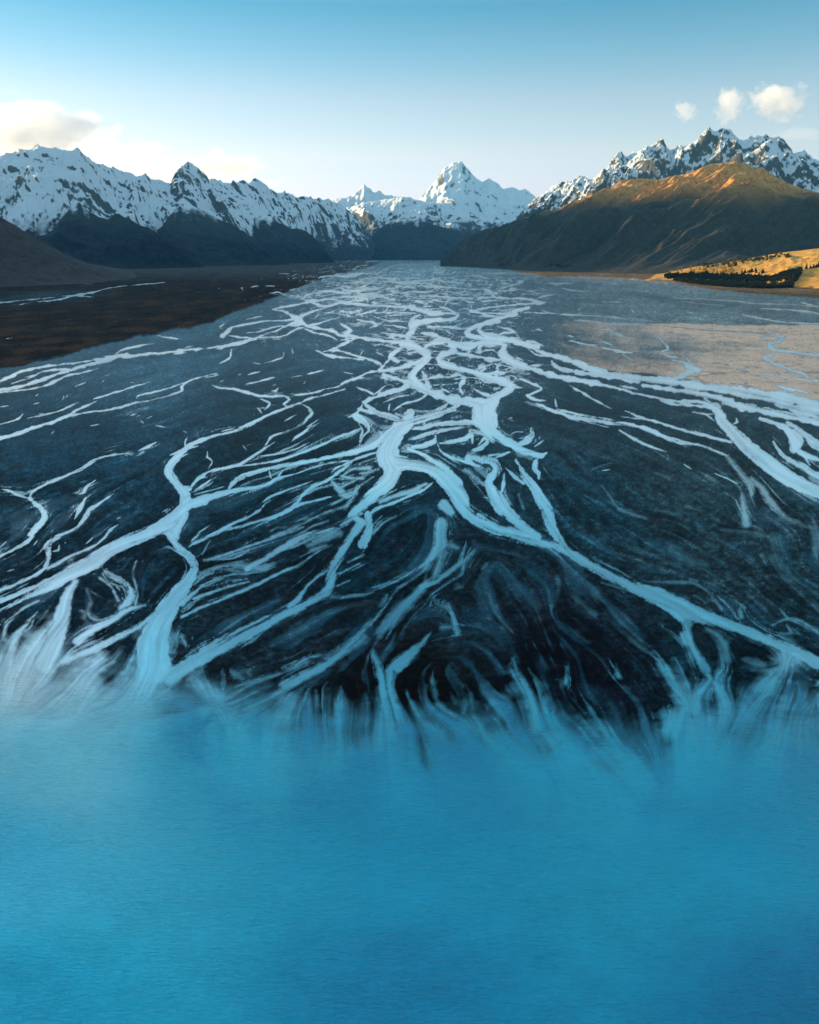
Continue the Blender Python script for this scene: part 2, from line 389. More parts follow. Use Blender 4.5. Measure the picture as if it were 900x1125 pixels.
CH['L'] = """30,270,40 80,290,50 110,340,60 60,410,50 100,480,76 140,540,80 200,610,72 270,670,64 340,720,56 ; 150,360,18 145,430,30 130,470,40
0,600,40 60,640,42 140,675,40 240,700,40 330,725,40 ; 40,40,110 50,90,90 120,150,46 200,200,56 250,230,44 310,250,40 360,262,30 390,245,9
240,195,30 290,165,44 310,135,26 305,110,16 ; 320,210,12 375,170,9 ; 330,290,30 320,330,36 340,360,30 345,390,9
0,200,20 60,150,26 90,170,14 ; 100,270,16 180,240,34 ; 215,285,10 240,325,18 262,370,44 310,430,56 350,500,76 390,570,84 410,640,72 450,720,56
150,320,9 200,370,24 260,420,36 ; 390,0,12 440,15,16 530,38,16 640,55,16 760,75,18 900,95,18 ; 440,0,8 540,20,12 ; 180,145,6 215,125,5 270,130,3 ; 175,52,8 195,45,10
800,110,7 850,150,9 900,175,12 ; 700,345,7 745,340,5 ; 600,65,4 740,100,4 ; 30,495,8 70,500,5 ; 240,620,4 250,612,4"""
CH['L|2.5|.45'] = """700,430,7 740,480,9 790,550,10 880,595,14 ; 600,480,5 670,525,6 ; 0,340,30 60,380,30 ; 230,250,40 300,270,30 ; 680,320,5 760,300,4 ; 640,340,4 720,310,4 ; 230,480,20 260,560,20"""
CH['M'] = """200,0,12 280,18,12 380,25,12 440,35,24 ; 300,0,16 400,10,20 450,30,36 465,80,46 510,130,60 570,190,70 640,250,80 720,310,84 800,360,76 900,405,66 1000,440,70 1400,600,80 1600,680,90
480,10,24 560,25,34 640,40,36 720,60,34 800,75,34 900,95,34 ; 720,10,40 800,35,44 900,55,50 1000,80,50
640,80,12 720,105,24 770,135,40 800,180,70 790,210,50 ; 790,215,10 850,245,30 900,262,18 ; 760,95,18 840,150,26 880,190,50 940,215,50
700,180,10 720,215,16 760,255,24 830,290,30 900,335,36 1000,375,40 1500,560,50 ; 830,240,16 860,285,16 ; 540,75,8 540,95,18 520,105,8
0,95,12 80,108,16 150,130,26 210,155,20 260,180,14 340,195,7 ; 200,150,10 300,180,9 380,198,10 450,225,10 500,245,16
50,45,10 120,75,9 220,105,12 320,135,12 420,160,14 520,185,16 ; 20,130,6 80,165,10 140,195,12 240,228,5 ; 340,50,5 400,62,6 440,90,8 ; 380,60,5 440,60,5
440,320,6 500,345,6 540,365,5 ; 305,280,9 338,302,7 ; 30,70,4 140,85,5"""
CH['M|3|.6'] = """495,248,24 530,290,32 570,340,40 600,380,46 600,430,20 ; 600,340,18 650,390,36 690,450,40 740,500,20 762,518,8 ; 560,420,12 568,470,34 580,540,52 ; 860,340,30 900,360,40"""
CH['M|4|.32'] = """20,480,10 80,500,14 140,520,5 ; 870,520,10 885,560,30 900,640,50 ; 180,315,4 240,335,5 ; 370,440,6 395,460,4 ; 320,465,7 360,480,7 ; 405,330,4 445,345,5 ; 740,510,30 860,560,30 ; 240,345,5 265,320,4 ; 430,515,6 460,530,5"""
CH['N'] = """780,-10,50 700,12,44 620,42,56 540,72,66 460,112,74 400,155,84 330,190,80 250,225,56 160,260,36 80,290,30 0,320,24 -120,360,30 -600,540,60
300,230,40 200,270,34 100,310,22 0,365,14 -100,400,14 ; 740,20,40 780,80,40 835,130,44 855,175,44 830,230,60 785,290,84 730,370,110 690,450,140 670,540,170 680,620,180
900,50,12 850,70,14 830,85,10 ; 840,60,12 880,20,6 ; -60,150,10 0,125,10 60,95,14 120,60,20 145,30,18 135,0,14
-100,310,14 0,275,12 100,235,14 180,190,18 215,130,22 208,80,36 250,45,12 300,20,14 340,0,14 ; 235,103,12 258,98,10 260,75,9 ; 200,180,14 240,165,16 300,130,12 370,100,12 430,70,8 470,30,8 500,0,6
380,70,7 410,40,5 ; 150,75,10 165,55,6 ; 0,85,6 30,60,5 ; 35,190,7 60,183,5 ; 80,235,6 105,222,4 ; 287,65,8 ; 250,30,6"""
CH['N|2.5|1'] = """330,240,40 300,290,60 280,360,84 260,440,100 230,520,120 190,600,140 ; 340,500,50 420,440,44 500,400,40 560,360,34 640,340,10
530,350,34 570,320,50 580,280,40 560,245,9 ; 595,340,16 603,280,14 585,200,10 600,145,7 ; 460,190,14 480,215,10 560,240,6 ; 440,220,12 490,260,10 520,320,12 ; 450,200,10 480,240,7 540,260,5
700,370,44 600,440,34 500,490,40 400,540,50 280,590,60 ; 170,320,12 110,350,14 60,390,18 25,430,24 20,490,30 ; 40,600,90 60,500,60 110,430,24 165,370,8 ; 60,470,20 130,440,10 150,400,6"""
CH['N|5|.5'] = """380,270,12 400,320,20 370,390,24 ; 400,280,10 440,300,10 ; 360,360,24 420,400,20"""
CH['O|2|.9'] = """0,440,22 80,400,18 180,360,20 300,310,24 400,265,24 500,215,22 580,185,18 640,140,9 700,100,8 740,85,4 ; 60,350,22 200,300,18 330,265,10 ; 0,370,50 60,320,26 130,270,12 260,225,6
320,200,40 400,160,36 480,110,36 560,60,44 620,30,36 700,15,26 750,0,18 ; 110,160,16 220,130,18 330,90,18 440,55,16 540,20,16 600,-5,14 ; 120,155,8 250,150,12 330,110,12 ; 50,75,22 120,50,18 180,20,16 240,5,18
880,-20,60 840,40,50 790,120,56 750,190,56 735,250,56 720,310,56 660,350,46 570,400,52 480,440,50 400,490,56 300,540,65 200,590,75 100,640,90 0,700,100 -60,740,120
820,170,9 900,135,20 ; 780,225,12 880,175,9 ; 770,285,14 830,260,8 ; 720,210,12 660,250,20 610,300,24 575,350,34 530,390,36 ; 440,430,10 360,470,24 270,510,28 180,560,36 100,610,46
560,680,20 620,645,18 690,630,8 ; 100,130,8 140,60,6 ; 80,250,10 130,230,6 ; 110,290,10 200,250,6 ; 85,220,6 190,190,7 ; 60,280,16 110,240,8"""
CH['O|4|.6'] = """740,340,18 820,345,20 900,335,14 ; 230,180,14 320,190,30 400,200,40 450,180,24 ; 180,200,7 300,220,7 ; 0,540,36 20,580,30 ; 620,90,30 700,60,40 780,30,50 ; 640,110,30 720,90,30 ; 650,70,40 760,20,40 ; 90,220,16 200,180,20 300,170,20"""
CH['P|2.5|.8'] = """495,-20,80 490,30,76 490,80,76 455,130,56 420,170,34 350,220,20 280,260,24 200,295,20 120,325,24 0,345,20
440,160,26 400,220,18 330,270,14 270,310,12 230,370,14 190,420,20 130,490,26 60,560,40 0,620,40 -80,680,50 -180,730,60 -280,780,80
400,290,50 460,270,34 530,220,34 590,170,34 600,130,24 615,90,12 ; 600,230,9 605,170,24 645,125,10 ; 530,375,12 550,430,30 572,510,46
445,515,8 400,570,34 340,630,60 280,680,100"""
CH['P|6|.7'] = """490,100,70 480,180,54 465,225,30 ; 520,80,40 580,100,16 ; 420,235,8 412,280,40 390,310,60 330,370,74 260,440,84 190,520,60 ; 200,380,36 230,330,24 ; 440,330,12 480,380,14 530,395,12 ; 500,490,50 560,490,50"""
CH['P|3|.4'] = """270,520,5 240,580,20 220,600,10 ; 700,200,30 720,180,30 ; 560,300,20 600,290,20 ; 730,330,10 760,420,12 850,520,10"""
CH['Q|1.6|.9'] = """0,22,28 100,55,32 200,75,42 270,88,48 330,118,54 420,172,58 520,228,60 620,278,64 720,325,74 820,370,90 900,420,110
40,0,24 120,30,26 200,70,30 ; 240,0,36 290,50,44 310,90,50"""
CH['Q|3|.55'] = """500,270,8 600,300,12 680,330,14 ; 700,260,7 800,270,9 900,275,10 ; 820,500,7 870,550,12 900,575,22 ; 50,670,16 70,640,9 ; 780,650,16 820,680,26 ; 300,170,7 325,190,7"""
CH['Q|7|.2'] = """250,400,20 290,300,22 280,240,10 ; 340,500,18 400,550,40 430,570,10 ; 380,350,30 450,420,40 ; 550,450,20 660,560,20 ; 130,600,16 100,500,10 ; 600,90,14 760,140,14 880,180,12 ; 30,300,16 0,260,20 ; 450,330,10 560,480,14 700,600,16"""
CH['R|1.6|.9'] = """0,300,70 100,330,90 200,380,100 300,430,96 400,460,76 500,495,62 600,535,64 700,575,66 800,620,72 900,672,76 1000,720,90 1100,770,90 1400,930,100 1650,1080,120"""
CH['R|3|.65'] = """250,450,70 255,530,44 265,590,36 310,650,46 350,700,60 ; 60,268,7 160,268,9 270,270,12 330,300,16 380,350,22 420,400,24 ; 260,255,12 300,265,9 ; 510,400,12 515,440,34 ; 670,480,12 740,450,14 810,460,22 870,500,26 940,540,26 ; 700,520,9 760,520,20 740,480,12 ; 150,500,7 200,540,12 230,580,24 ; 280,330,5 340,370,6"""
CH['R|8|.5'] = """350,500,24 420,550,60 440,640,70 ; 560,540,36 680,600,50 740,680,80 ; 540,660,60 680,700,60"""
CH['R|7|.22'] = """660,60,26 690,160,54 760,240,44 850,300,44 920,350,30 ; 870,0,50 890,100,80 ; 420,10,30 600,30,50 ; 0,110,20 120,150,20 230,200,10 ; 150,90,14 250,150,20 340,180,16"""
CH['W|5|.8'] = """460,0,50 490,50,34 530,120,32 570,170,46 590,230,70 570,300,80 540,360,90 530,460,120 ; 370,75,7 400,120,18 440,200,24 490,260,30 510,350,50 ; 230,90,5 240,130,12 ; 70,100,7 65,150,26
140,230,12 190,310,30 260,400,60 ; 0,240,40 40,300,50 ; 900,150,30 960,170,40"""
CH['W|14|.75'] = """800,60,110 760,120,100 700,200,100 640,280,120 ; 900,200,50 840,270,60 850,340,80 ; 740,290,12 745,350,18 680,390,18"""
CH['U|4|.8'] = """40,72,12 62,130,34 78,200,50 82,300,60 75,400,90 70,480,140 ; 280,5,12 220,50,34 150,100,50 110,150,44 120,250,50 150,350,60
180,230,14 220,310,30 270,370,40 340,430,60 ; 655,98,14 680,170,38 720,240,54 740,310,80 760,400,120"""
CH['U|8|.6'] = """730,150,26 790,230,44 800,300,60 ; 450,210,16 465,270,34 430,340,50 ; 550,210,6 590,250,12 640,270,20 ; 890,150,16 880,200,34 ; 380,250,16 400,290,26 ; 850,310,24 820,340,40 ; 560,290,30 600,340,60 ; 310,200,10 320,300,14"""
CH['T|5|.8'] = """800,0,36 740,50,44 660,100,44 580,150,44 480,210,54 380,270,54 300,310,60 220,350,70 ; 600,75,7 540,110,16 460,150,20 380,180,30 300,210,38 200,270,56 100,330,80"""
CH['T|7|.55'] = """290,150,12 300,170,14 ; 175,140,16 170,210,18 ; 120,180,10 125,250,14 ; 220,150,8 270,190,12 ; 590,240,20 600,300,30 ; 700,240,20 710,320,30 ; 640,260,14 650,330,20 ; 550,250,10 560,330,16"""
CH['S|8|.8'] = """500,110,10 440,150,30 360,190,30 260,250,40 160,320,60 ; 600,140,20 560,200,60 440,300,100 ; 540,40,6 480,100,20 400,130,24"""

CH['Z|16|.95'] = """168,700,44 160,745,60 140,790,100 110,850,170 ; 60,690,30 30,730,60 0,790,120 ; 110,720,24 90,760,60 70,820,110 ; 215,745,24 250,790,50 270,850,110 ; 320,765,20 300,810,50 290,870,90"""
CH['Z|12|.8'] = """420,760,22 426,810,34 438,860,60 450,920,110 ; 565,740,14 588,785,30 620,830,60 660,890,120 ; 735,735,20 765,790,54 775,850,110 ; 480,775,12 530,805,26 590,860,70 ; 860,770,20 850,820,50 830,870,80 ; 790,740,20 760,770,30 740,800,50 ; 370,775,8 372,810,20 365,850,40 ; 640,790,8 665,820,24 700,860,60 ; 900,770,20 930,830,60"""

# direction guides (no water): how silt and gravel streak
GUIDE = """Z 0,800,1 200,780,1 ; Z 60,900,1 40,1000,1 ; Z 430,820,1 430,900,1 ; Z 600,800,1 640,900,1 ; Z 760,800,1 780,900,1 ; Z 520,790,1 560,860,1 ; Z 330,800,1 320,880,1
Z 620,500,1 700,560,1 780,600,1 860,680,1 ; Z 560,640,1 600,700,1 620,760,1 ; Z 640,690,1 700,750,1 720,790,1 ; Z 480,700,1 520,690,1 560,720,1 ; Z 0,480,1 120,470,1 220,440,1 ; Z 0,560,1 120,520,1
Z 600,440,1 700,480,1 800,540,1 ; Z 640,530,1 740,590,1 ; Z 300,680,1 380,650,1 ; Z 60,350,1 200,330,1 ; Z 700,380,1 880,385,1 ; Z 620,330,1 880,340,1"""


def read_lines():
    out = []
    for key, txt in CH.items():
        f = key.split('|')
        x0, y0, sc = SHEETS[f[0]]
        soft = float(f[1]) if len(f) > 1 else None
        tone = float(f[2]) if len(f) > 2 else 1.0
        for ln in txt.replace('\n', ';').split(';'):
            ln = ln.strip()
            if not ln: continue
            p = np.array([[float(a) for a in q.split(',')] for q in ln.split()])
            p[:, 0] = x0 + p[:, 0] / sc
            p[:, 1] = y0 + p[:, 1] / sc
            p[:, 2] = p[:, 2] / sc
            if len(p) == 1:
                p = np.vstack([p, p + [[0.8, 0, 0]]])
            out.append((p, soft, tone))
    return out


def smooth_line(p, step=3.0):
    """Catmull-Rom resample"""
    q = np.vstack([2 * p[0] - p[1], p, 2 * p[-1] - p[-2]])
    res = []
    for i in range(1, len(q) - 2):
        a, b, c, d = q[i - 1], q[i], q[i + 1], q[i + 2]
        n = max(1, int(np.hypot(*(c - b)[:2]) / step))
        for t in np.arange(n) / n:
            res.append(0.5 * ((2 * b) + (-a + c) * t + (2 * a - 5 * b + 4 * c - d) * t * t + (-a + 3 * b - 3 * c + d) * t ** 3))
    res.append(q[-2])
    res = np.array(res)
    res[:, 2] = np.maximum(res[:, 2], p[:, 2].min() * 0.8)
    return res
# ------------------------------------------------------------------ valley floor grid (fine near, graded far)
U = np.arange(-150.0, 1051.0, 1.0)
vv = [281.2]
while vv[-1] < 1300:
    v = vv[-1]
    vv.append(v + (0.3 if v < 300 else 0.45 if v < 340 else 0.7 if v < 420 else 0.9 if v < 860 else 1.6 if v < 1130 else 8.0))
V = np.array(vv)
NR, NC = len(V), len(U)
UU, VV = np.meshgrid(U, V)

LINES = read_lines()
for p, s_, t_ in LINES:
    p[:, 2] *= np.where(p[:, 2] > 3, 0.90 - 0.10 * sstep(420, 600, p[:, 1]), 1.0)
SM = [(smooth_line(p), s, t) for p, s, t in LINES]
for i_, (p, s_, t_) in enumerate(SM):
    arc = np.concatenate([[0], np.cumsum(np.hypot(*np.diff(p[:, :2], axis=0).T))])
    f_ = sstep(520, 400, p[:, 1])
    p[:, 2] *= np.exp((0.12 + 0.38 * f_) * (perlin(arc / 11, arc * 0 + i_ * 1.37, 3) + 0.6 * perlin(arc / 5, arc * 0 + i_ * 2.1, 4)))
    if np.median(p[:, 2]) < 4.5 and s_ is None:
        de = np.minimum(arc, arc[-1] - arc)
        p[:, 2] *= 0.3 + 0.7 * np.clip(de / (2.5 * np.median(p[:, 2]) + 1.5), 0, 1) ** 0.8
    wob = (0.5 + 0.8 * f_) * perlin(arc / 9, arc * 0 + i_ * 3.3, 5)
    p[:, 0] += wob; p[:, 1] += 0.5 * (0.3 + 0.7 * f_) * perlin(arc / 8, arc * 0 + i_ * 0.7, 6)

# direction field on a coarse lattice
cu = np.arange(-150, 1060, 10.0)
cv = np.concatenate([np.arange(280, 420, 5.0), np.arange(420, 1310, 10.0)])
CU, CV = np.meshgrid(cu, cv)
pts, dirs = [], []
for p, s, t in SM:
    d = np.gradient(p[:, :2], axis=0)
    pts.append(p[::2, :2]); dirs.append(np.hstack([d[::2], np.minimum(p[::2, 2:3], 20) + 3]))
for ln in GUIDE.replace('\n', ';').split(';'):
    ln = ln.strip()
    if not ln: continue
    q = np.array([[float(a) for a in w.split(',')] for w in ln.split()[1:]])
    q = smooth_line(q)
    d = np.gradient(q[:, :2], axis=0)
    pts.append(q[:, :2]); dirs.append(np.hstack([d, np.full((len(d), 1), 14.0)]))
P_ = np.vstack(pts); D_ = np.vstack(dirs)
th = np.arctan2(D_[:, 1], D_[:, 0]) * 2
C2, S2, WT = np.cos(th), np.sin(th), D_[:, 2]
fx = np.zeros(CU.shape); fy = np.zeros(CU.shape)
for r in range(CU.shape[0]):
    m = np.abs(P_[:, 1] - cv[r]) < 170
    dy2 = ((P_[m, 1] - cv[r]) * 1.2) ** 2
    d2 = (P_[m, 0][None, :] - cu[:, None]) ** 2 + dy2[None, :]
    w = WT[m][None, :] / (d2 + 30) ** 1.6
    fx[r] = (w * C2[m]).sum(1) / w.sum(1)
    fy[r] = (w * S2[m]).sum(1) / w.sum(1)
ang = np.arctan2(fy, fx) / 2


def bil(grid, gu, gv, u, v):
    iu = np.clip(np.interp(u, gu, np.arange(len(gu))), 0, len(gu) - 1.001)
    iv = np.clip(np.interp(v, gv, np.arange(len(gv))), 0, len(gv) - 1.001)
    a = iu.astype(int); b = iv.astype(int)
    fu = iu - a; fv = iv - b
    return (grid[b, a] * (1 - fu) * (1 - fv) + grid[b, a + 1] * fu * (1 - fv)
            + grid[b + 1, a] * (1 - fu) * fv + grid[b + 1, a + 1] * fu * fv)


# line integral convolution of white noise -> silt streaks following the flow
lu = np.arange(-150, 1051, 1.0); lv = np.arange(280, 1140, 1.0)
LU, LV = np.meshgrid(lu, lv)
c2f = bil(np.cos(2 * ang), cu, cv, LU, LV); s2f = bil(np.sin(2 * ang), cu, cv, LU, LV)
af = np.arctan2(s2f, c2f) / 2
af = af + 0.30 * fbm(LU / 60, LV / 40, 3, 71) * sstep(380, 620, LV)
DX, DY = np.cos(af), np.sin(af)


def lic(src, steps):
    acc = src.copy(); cnt = 1
    for sgn in (1, -1):
        x = LU + 150.0; y = LV - 280.0
        px, py = DX * sgn, DY * sgn
        for k in range(steps):
            x = x + px; y = y + py
            xi = np.clip(x.astype(np.int32), 0, LU.shape[1] - 1); yi = np.clip(y.astype(np.int32), 0, LU.shape[0] - 1)
            acc += src[yi, xi]; cnt += 1
            nx, ny = DX[yi, xi], DY[yi, xi]
            sg = np.sign(nx * px + ny * py); sg[sg == 0] = 1
            px, py = nx * sg, ny * sg
    a = acc / cnt
    return (a - a.mean()) / a.std()


def blur(a, n):
    k = np.ones(n) / n
    a = np.apply_along_axis(lambda r: np.convolve(r, k, 'same'), 1, a)
    return np.apply_along_axis(lambda r: np.convolve(r, k, 'same'), 0, a)


licF = lic(rng.standard_normal(LU.shape), 22)
licM = lic(blur(rng.standard_normal(LU.shape), 4), 34)
licC = lic(blur(rng.standard_normal(LU.shape), 10), 40)
lf = bil(licF, lu, lv, UU, VV); lm = bil(licM, lu, lv, UU, VV); lc = bil(licC, lu, lv, UU, VV)
print('lic', time.time() - T0)

K = VV - HORIZON_V                       # distance measure: 135000 / K metres
XW = (UU - 450) / K * 150.0
LK = np.log(K)

# ---------------- alpha (how milky the water is at every point)
nz1 = fbm(UU / 9, VV / 5, 3, 5); nz2 = fbm(UU / 28, VV / 15, 3, 9)
nz3 = fbm(UU / 55 + 0.4 * lc * sstep(820, 740, VV), VV / 38, 4, 15)
nj = fbm(UU / 4.5, VV / 1.8, 3, 25)
fr = np.array([(-160, 690), (0, 708), (60, 724), (100, 734), (150, 742), (200, 752), (240, 757), (280, 762), (330, 768), (380, 774), (420, 782), (470, 782),
               (520, 776), (560, 775), (600, 780), (640, 790), (680, 802), (712, 804), (745, 790), (775, 774), (810, 764), (850, 770), (900, 772), (1060, 776)])
vf = np.interp(UU, fr[:, 0], fr[:, 1])
blend = sstep(-30, 45, VV - vf)
A = np.zeros(UU.shape)                   # line-born water
G = np.full(UU.shape, -99.0)
zone = sstep(520, 680, VV)
for p, soft, tone in SM:
    hmax = p[:, 2].max() / 2 + 14
    u0 = np.searchsorted(U, p[:, 0].min() - hmax); u1 = np.searchsorted(U, p[:, 0].max() + hmax)
    v0 = np.searchsorted(V, p[:, 1].min() - hmax); v1 = np.searchsorted(V, p[:, 1].max() + hmax)
    if u1 <= u0 or v1 <= v0: continue
    best = np.full((v1 - v0, u1 - u0), -1e3)
    for i in range(len(p) - 1):
        a, b = p[i], p[i + 1]
        h = max(a[2], b[2]) / 2 + 12
        i0 = np.searchsorted(U, min(a[0], b[0]) - h); i1 = np.searchsorted(U, max(a[0], b[0]) + h)
        j0 = np.searchsorted(V, min(a[1], b[1]) - h); j1 = np.searchsorted(V, max(a[1], b[1]) + h)
        if i1 <= i0 or j1 <= j0: continue
        X = U[i0:i1][None, :]; Y = V[j0:j1][:, None]
        ex, ey = b[0] - a[0], b[1] - a[1]
        L2 = ex * ex + ey * ey + 1e-9
        t = np.clip(((X - a[0]) * ex + (Y - a[1]) * ey) / L2, 0, 1)
        d = np.hypot(X - a[0] - t * ex, Y - a[1] - t * ey)
        f = (a[2] + (b[2] - a[2]) * t) / 2 - d
        s = best[j0 - v0:j1 - v0, i0 - u0:i1 - u0]
        np.maximum(s, f, out=s)
    sl = (slice(v0, v1), slice(u0, u1))
    wmed = np.median(p[:, 2])
    if wmed > 1.6 and tone > 0.5: G[sl] = np.maximum(G[sl], best)
    so = ((1.0 + 1.0 * zone[sl]) if soft is None else soft) + 13 * blend[sl]
    amp = np.minimum(0.28 * wmed, 0.25 + 0.8 * sstep(300, 480, VV[sl]) + (0 if soft is None else 0.10 * soft))
    strk = 0.5 * lf[sl] + 0.25 * lm[sl]
    farz = sstep(500, 400, VV[sl])
    g = best + amp * ((0.8 + 0.5 * farz) * nz1[sl] + (0.15 + 0.22 * zone[sl]) * strk) + farz * 0.42 * nj[sl] * np.minimum(1, wmed / 3)
    if soft is not None and soft > 3: g = g + 0.13 * soft * lm[sl] + soft * 0.4 * nz2[sl]
    al = tone * sstep(0, 1, (g + 0.5 * so) / (so if soft is None else 1.5 * so))
    A[sl] = np.maximum(A[sl], al)

fade = 1 - 0.95 * sstep(25, 190, VV - vf + 12 * nz2)
A = A * fade
thr = 0.75 * lm + 0.75 * lf
prox = sstep(-12, -1, G) * sstep(395, 470, VV) * (1 - sstep(0, 60, VV - vf))
side = 0.55 * sstep(1.25, 2.0, thr + 0.5 * nz2 + 0.5 * (prox - 0.5)) * prox * (G < 0)
A = np.maximum(A, side)
# dark silt stringers and islets just inside the banks
isl = sstep(1.0, 1.9, -thr - 0.4 * nz2) * sstep(5.5, 1.0, G) * (G > -1) * sstep(400, 480, VV) * (1 - blend)
A = A * (1 - 0.75 * isl)
# ---------------- far plain: interlaced threads
dens = np.zeros(UU.shape)
for (u0_, v0_, su, sv, s_) in [(450, 287, 85, 5, .9), (470, 296, 110, 8, .75), (470, 310, 110, 12, .75), (450, 325, 130, 14, .7), (440, 345, 130, 16, .6),
                               (490, 372, 80, 22, .75), (500, 410, 90, 28, .7), (560, 350, 60, 30, .35), (330, 305, 40, 6, .3), (800, 325, 120, 12, .12), (300, 370, 70, 14, .25),
                               (480, 460, 90, 20, .35)]:
    dens = np.maximum(dens, s_ * np.exp(-((UU - u0_) / su) ** 2 - ((VV - v0_) / sv) ** 2))
dens = dens * (1 - 0.5 * sstep(312, 350, VV))
xw = XW / 95 + 0.45 * fbm(XW / 60, LK * 5, 3, 31)
yw = LK * 10.5 + 0.45 * fbm(XW / 60, LK * 5, 3, 37)
n1 = np.abs(perlin(xw, yw, 41) + 0.35 * perlin(xw * 2.1, yw * 2.1, 43))
n2 = np.abs(perlin(xw * 2.3, yw * 2.2, 47) + 0.35 * perlin(xw * 5, yw * 5, 53))
bj = 0.12 * nj
n3_ = np.abs(perlin(xw * 5.1, yw * 4.2, 57) + 0.3 * perlin(xw * 11, yw * 9, 59))
br = np.maximum(sstep(0.24, 0.15, n1 / (dens + 0.05) ** 0.6 + bj), 0.95 * sstep(0.15, 0.08, n2 / (dens + 0.02) + bj))
br = np.maximum(br, 0.9 * sstep(0.16, 0.08, n3_ / (dens + 0.02) + bj))
br = br * sstep(0.06, 0.25, dens + 0.1 * nz1)
A = np.maximum(A, br * (0.55 + 0.45 * sstep(-0.4, 0.4, nz2 + dens)))

# small puddles scattered over the gravel
for i in range(12):
    pu = rng.uniform(-120, 1000); pv = 300 + 250 * rng.random() ** 1.3
    if pu > 620 and rng.random() < 0.6: continue
    a_ = float(bil(af, lu, lv, np.array([pu]), np.array([pv]))[0]) + rng.normal() * 0.3
    ln = rng.uniform(1.0, 3.6) * (0.6 + (pv - 280) / 250); wd = ln * rng.uniform(0.12, 0.3) + 0.35
    i0, i1 = np.searchsorted(U, [pu - 14, pu + 14]); j0, j1 = np.searchsorted(V, [pv - 12, pv + 12])
    if i1 <= i0: continue
    X = UU[j0:j1, i0:i1] - pu; Y = VV[j0:j1, i0:i1] - pv
    s_ = X * math.cos(a_) + Y * math.sin(a_); t_ = -X * math.sin(a_) + Y * math.cos(a_)
    e = 1 - np.sqrt((s_ / ln) ** 2 + (t_ / wd) ** 2)
    A[j0:j1, i0:i1] = np.maximum(A[j0:j1, i0:i1], rng.uniform(.35, .9) * sstep(-0.2, 0.4, e + 0.5 * nz1[j0:j1, i0:i1]))

# ---------------- the lake front
dl = VV - vf + 2.0 * lm + 9.0 * lc * sstep(-60, 20, VV - vf) + 14 * nz3
AL = sstep(-26, 58, dl)
deep = sstep(-45, 40, VV - vf + 10 * lc + 6 * lm)
# wisps creeping up between the bars above the front
wisp = 0.16 * sstep(0.7, 2.2, lm + 0.5 * lc) * sstep(610, 720, VV) * (0.4 + 0.6 * sstep(0.0, 0.6, nz2)) * sstep(0.2, 0.6, 0.5 + nz2)
film = 0.13 * sstep(0.4, 1.8, lc + 0.3 * lm) * sstep(480, 640, VV)
LINEA = A.copy()
A = 1 - (1 - A) * (1 - AL) * (1 - wisp) * (1 - film * 0.6)
A[A < 0.012] = 0

# ---------------- colours of the silt-laden water with its sky reflection: surveyed spots, blended
def lin(c):
    c = np.asarray(c, float) / 255
    return np.where(c < .04045, c / 12.92, ((c + .055) / 1.055) ** 2.4)


WC = np.array([  # u, v, seen r g b: silt plus the sky reflected on it
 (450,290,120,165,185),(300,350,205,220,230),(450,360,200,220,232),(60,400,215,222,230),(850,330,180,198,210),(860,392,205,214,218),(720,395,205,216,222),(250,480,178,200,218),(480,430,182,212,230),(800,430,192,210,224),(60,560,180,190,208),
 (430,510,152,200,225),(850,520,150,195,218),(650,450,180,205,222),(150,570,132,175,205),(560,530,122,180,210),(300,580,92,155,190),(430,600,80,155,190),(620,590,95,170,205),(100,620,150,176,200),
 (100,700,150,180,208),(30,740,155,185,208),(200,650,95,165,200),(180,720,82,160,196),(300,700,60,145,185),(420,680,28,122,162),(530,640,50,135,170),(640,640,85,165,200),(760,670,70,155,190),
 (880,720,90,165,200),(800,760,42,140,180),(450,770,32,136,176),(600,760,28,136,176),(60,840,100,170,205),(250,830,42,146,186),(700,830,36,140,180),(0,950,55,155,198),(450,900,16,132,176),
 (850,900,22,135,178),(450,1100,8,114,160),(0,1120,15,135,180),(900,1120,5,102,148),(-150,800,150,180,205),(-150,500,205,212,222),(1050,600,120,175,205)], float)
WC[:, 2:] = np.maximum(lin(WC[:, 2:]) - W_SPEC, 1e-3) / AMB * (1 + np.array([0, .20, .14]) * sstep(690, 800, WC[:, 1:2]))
w_s = np.zeros(UU.shape); milk = np.zeros(UU.shape + (3,))
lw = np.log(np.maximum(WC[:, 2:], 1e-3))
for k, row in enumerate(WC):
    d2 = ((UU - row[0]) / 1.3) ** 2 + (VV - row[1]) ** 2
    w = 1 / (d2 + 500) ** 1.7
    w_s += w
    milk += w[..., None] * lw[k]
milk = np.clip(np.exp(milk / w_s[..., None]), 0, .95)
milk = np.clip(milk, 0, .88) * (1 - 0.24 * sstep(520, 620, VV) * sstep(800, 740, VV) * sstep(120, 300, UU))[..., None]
# clearer, deeper lake water between the plumes
lakec = np.maximum(lin((0, 110, 152)) - W_SPEC, .001) / AMB * 1.25
pl = np.clip(LINEA * 1.1, 0, 1)
lk = (deep * (1 - 0.95 * pl) * (0.78 + 0.14 * lc * sstep(860, 780, VV) + 0.45 * nz3) * sstep(1050, 780, VV))[..., None]
leftpale = sstep(330, 60, UU)[..., None]
lk = np.clip(lk, 0, 1) * (1 - 0.6 * leftpale)
wcol = milk * (1 - lk) + lakec * lk
strk = (0.07 * lm + 0.05 * lf) * (1 - 1.0 * sstep(720, 840, VV)) + 0.03 * lc * sstep(860, 760, VV) + 0.06 * nz3
core = sstep(-0.5, 4.5, G) * (1 - sstep(-20, 40, VV - vf))
wcol = np.clip(wcol * (0.82 + 0.18 * core)[..., None] * np.exp(1.3 * strk - 0.05)[..., None], 0, .93)

